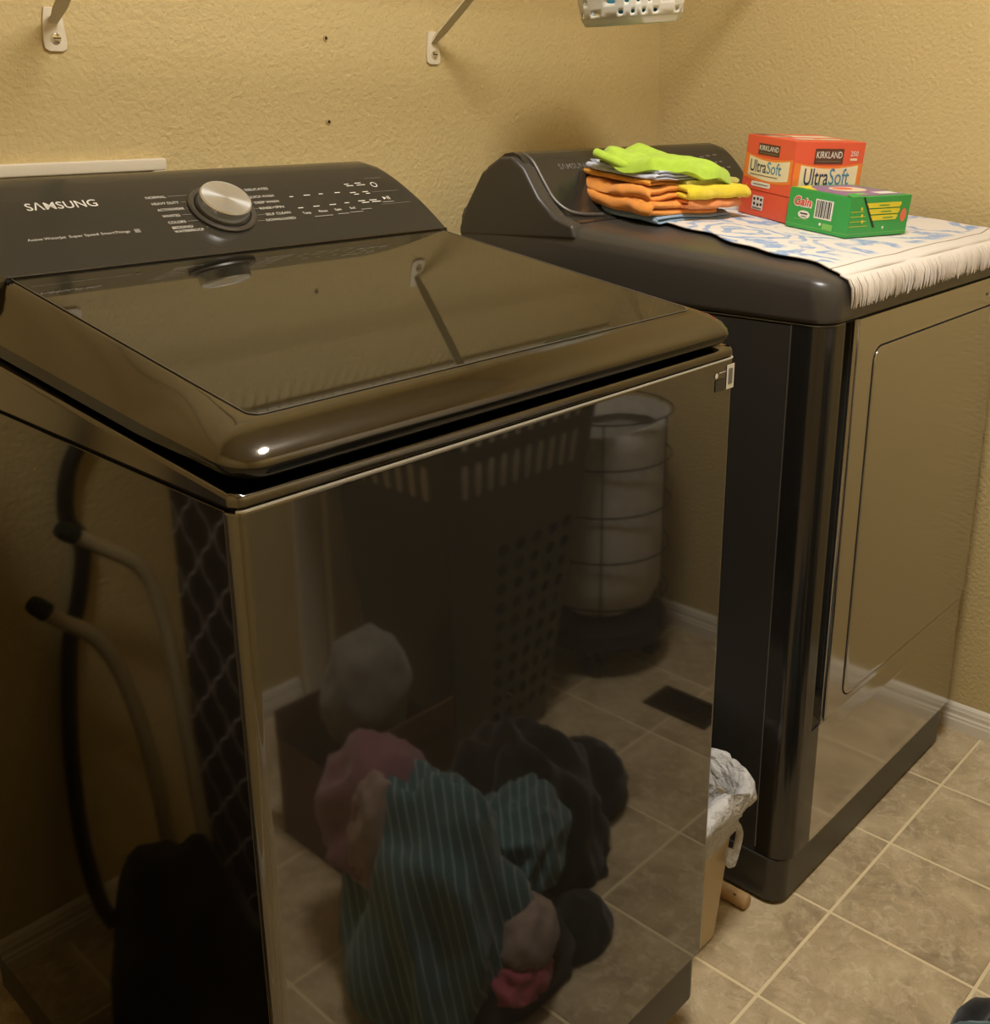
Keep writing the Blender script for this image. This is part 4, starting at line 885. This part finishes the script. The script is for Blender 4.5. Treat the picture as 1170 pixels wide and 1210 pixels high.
blob('trousers', (.83, -1.24, .01), (.15, .14, .22), 15, C_blk, 'black trousers crumpled on the floor beside the teal shirt', 'trousers', GP, sub=5, amp=.2, rot=-.3)
blob('sweater', (.78, -1.27, .04), (.11, .10, .22), 16, C_mar, 'maroon black sweater piled behind the black trousers', 'sweater', GP, sub=4, amp=.18)
blob('trousers', (1.00, -1.255, .02), (.105, .085, .10), 17, C_blk2, 'black fleece leg stretched over the tiles', 'trousers', GP, sub=4, amp=.18)
blob('sock', (.735, -1.045, .005), (.075, .055, .06), 18, C_char, 'charcoal sock lying at the edge of the heap', 'sock', GP, sub=4, amp=.1)
blob('shorts', (.60, -1.08, .01), (.15, .09, .08), 19, C_blk, 'black shorts under the teal shirt', 'shorts', GP, sub=4, amp=.15)
# brown carton with a white bag
CB_ = thing('storage_carton', (.70, -1.50, 0), 'plain brown carton on the floor behind the heap', 'box')
mb = MB(); V, F = boxvf(.57, .82, -1.60, -1.40, .002, .20); mesh('carton_body', V, F[:1]+F[2:], card('brown carton', (96, 66, 40), .8), CB_); 
box('carton_flap', .57, .82, -1.402, -1.398, .20, .255, card('brown carton', (96, 66, 40), .8), CB_); box('carton_flap', .57, .82, -1.602, -1.598, .20, .255, card('brown carton', (96, 66, 40), .8), CB_)
blob('pillow', (.70, -1.50, .28), (.085, .07, .115), 21, cloth('grey white cotton', hexc(128, 122, 113)), 'white cushion standing in the brown carton', 'pillow', sub=4, amp=.12, flat=False)

# ironing board standing left of the washer, hose on the wall
IB = thing('ironing_board', (-.28, -.30, 0), 'ironing board with dark lattice cover standing beside the washer', 'ironing board')
def lattice():
    mt = mat('dark cover with pale lattice', hexc(74, 64, 54), .9); nt = mt.node_tree; N = nt.nodes; L = nt.links; b = N['Principled BSDF']; tc = N.new('ShaderNodeTexCoord'); sp = N.new('ShaderNodeSeparateXYZ'); L.new(tc.outputs['Object'], sp.inputs[0])
    def mth(op, a, b2=None, c=None):
        n = N.new('ShaderNodeMath'); n.operation = op
        for i, q in enumerate((a, b2, c)):
            if q is None: continue
            if isinstance(q, (int, float)): n.inputs[i].default_value = q
            else: L.new(q, n.inputs[i])
        return n.outputs[0]
    # ogee lattice: cos(u) + cos(v) shaped lines
    u = mth('MULTIPLY', sp.outputs['Y'], 2*math.pi/.085); v = mth('MULTIPLY', sp.outputs['Z'], 2*math.pi/.098)
    f = mth('ADD', mth('COSINE', u), mth('COSINE', v)); g = mth('ABSOLUTE', mth('ADD', f, mth('MULTIPLY', mth('COSINE', mth('MULTIPLY', u, 3)), .18)))
    r2 = N.new('ShaderNodeMapRange'); r2.inputs[1].default_value = .14; r2.inputs[2].default_value = .22; r2.inputs[3].default_value = 1; r2.inputs[4].default_value = 0; L.new(g, r2.inputs[0])
    mx = N.new('ShaderNodeMix'); mx.data_type = 'RGBA'; mx.inputs[6].default_value = hexc(78, 66, 56); mx.inputs[7].default_value = hexc(200, 188, 174); L.new(r2.outputs[0], mx.inputs[0]); L.new(mx.outputs[2], b.inputs['Base Color']); return mt
out = [(-.545, .10), (-.545, .78), (-.53, .84), (-.49, .875), (-.34, .885), (-.22, .88), (-.165, .85), (-.145, .79), (-.14, .10)]
rings = []
for x, d in ((-.258, .008), (-.262, 0), (-.278, 0), (-.284, .01)):
    cy, cz = -.34, .5; rings.append([Vector((x, y+(cy-y)*d*4, z+(cz-z)*d*2)) for y, z in out])
V, F = loft(rings); mesh('board_cover', V, F, lattice(), IB, smooth=True, auto=40)
M_leg = mat('cream tube', hexc(196, 176, 134), .35); M_cap = mat('dark green cap', hexc(30, 40, 30), .6)
for pts_, r in (([(-.125, -.10, .742), (-.17, -.10, .705), (-.225, -.11, .655), (-.245, -.12, .57), (-.25, -.14, .40), (-.252, -.18, .05), (-.252, -.185, .012)], .011), ([(-.078, -.09, .645), (-.105, -.095, .615), (-.15, -.11, .57), (-.18, -.12, .48), (-.195, -.14, .33), (-.20, -.16, .05), (-.2, -.162, .012)], .011)):
    V, F = tubevf(spline(pts_, 7), r, 10); lg = mesh('leg', V, F, M_leg, IB, smooth=True)
    a, b_ = Vector(pts_[0]), Vector(pts_[1]); t = (a-b_).normalized(); V, F = tubevf([a-t*.022, a-t*.004, a+t*.006], [.013, .0135, .011], 10); mesh('leg_cap', V, F, M_cap, lg, smooth=True)
hs = MB(); hs.tube(spline([(-.225, .03, 1.02), (-.232, .028, .90), (-.235, .03, .84), (-.20, .03, .78), (-.187, .03, .71), (-.205, .03, .66), (-.19, .03, .58), (-.165, .03, .50), (-.145, .028, .34), (-.14, .024, .18), (-.15, .015, .06), (-.16, -.01, .02)], 7), .0125, 10)
tag(hs.build('drain_hose', M_black, None), 'black ribbed drain hose hanging on the wall beside the washer', 'hose')
C_bag = cloth('black nylon', hexc(16, 16, 16))
blob('duffel_bag', (-.13, -.34, .02), (.10, .20, .33), 31, C_bag, 'black nylon bag slumped on the floor beside the washer', 'bag', sub=4, amp=.1)
print('objects', len(bpy.data.objects))
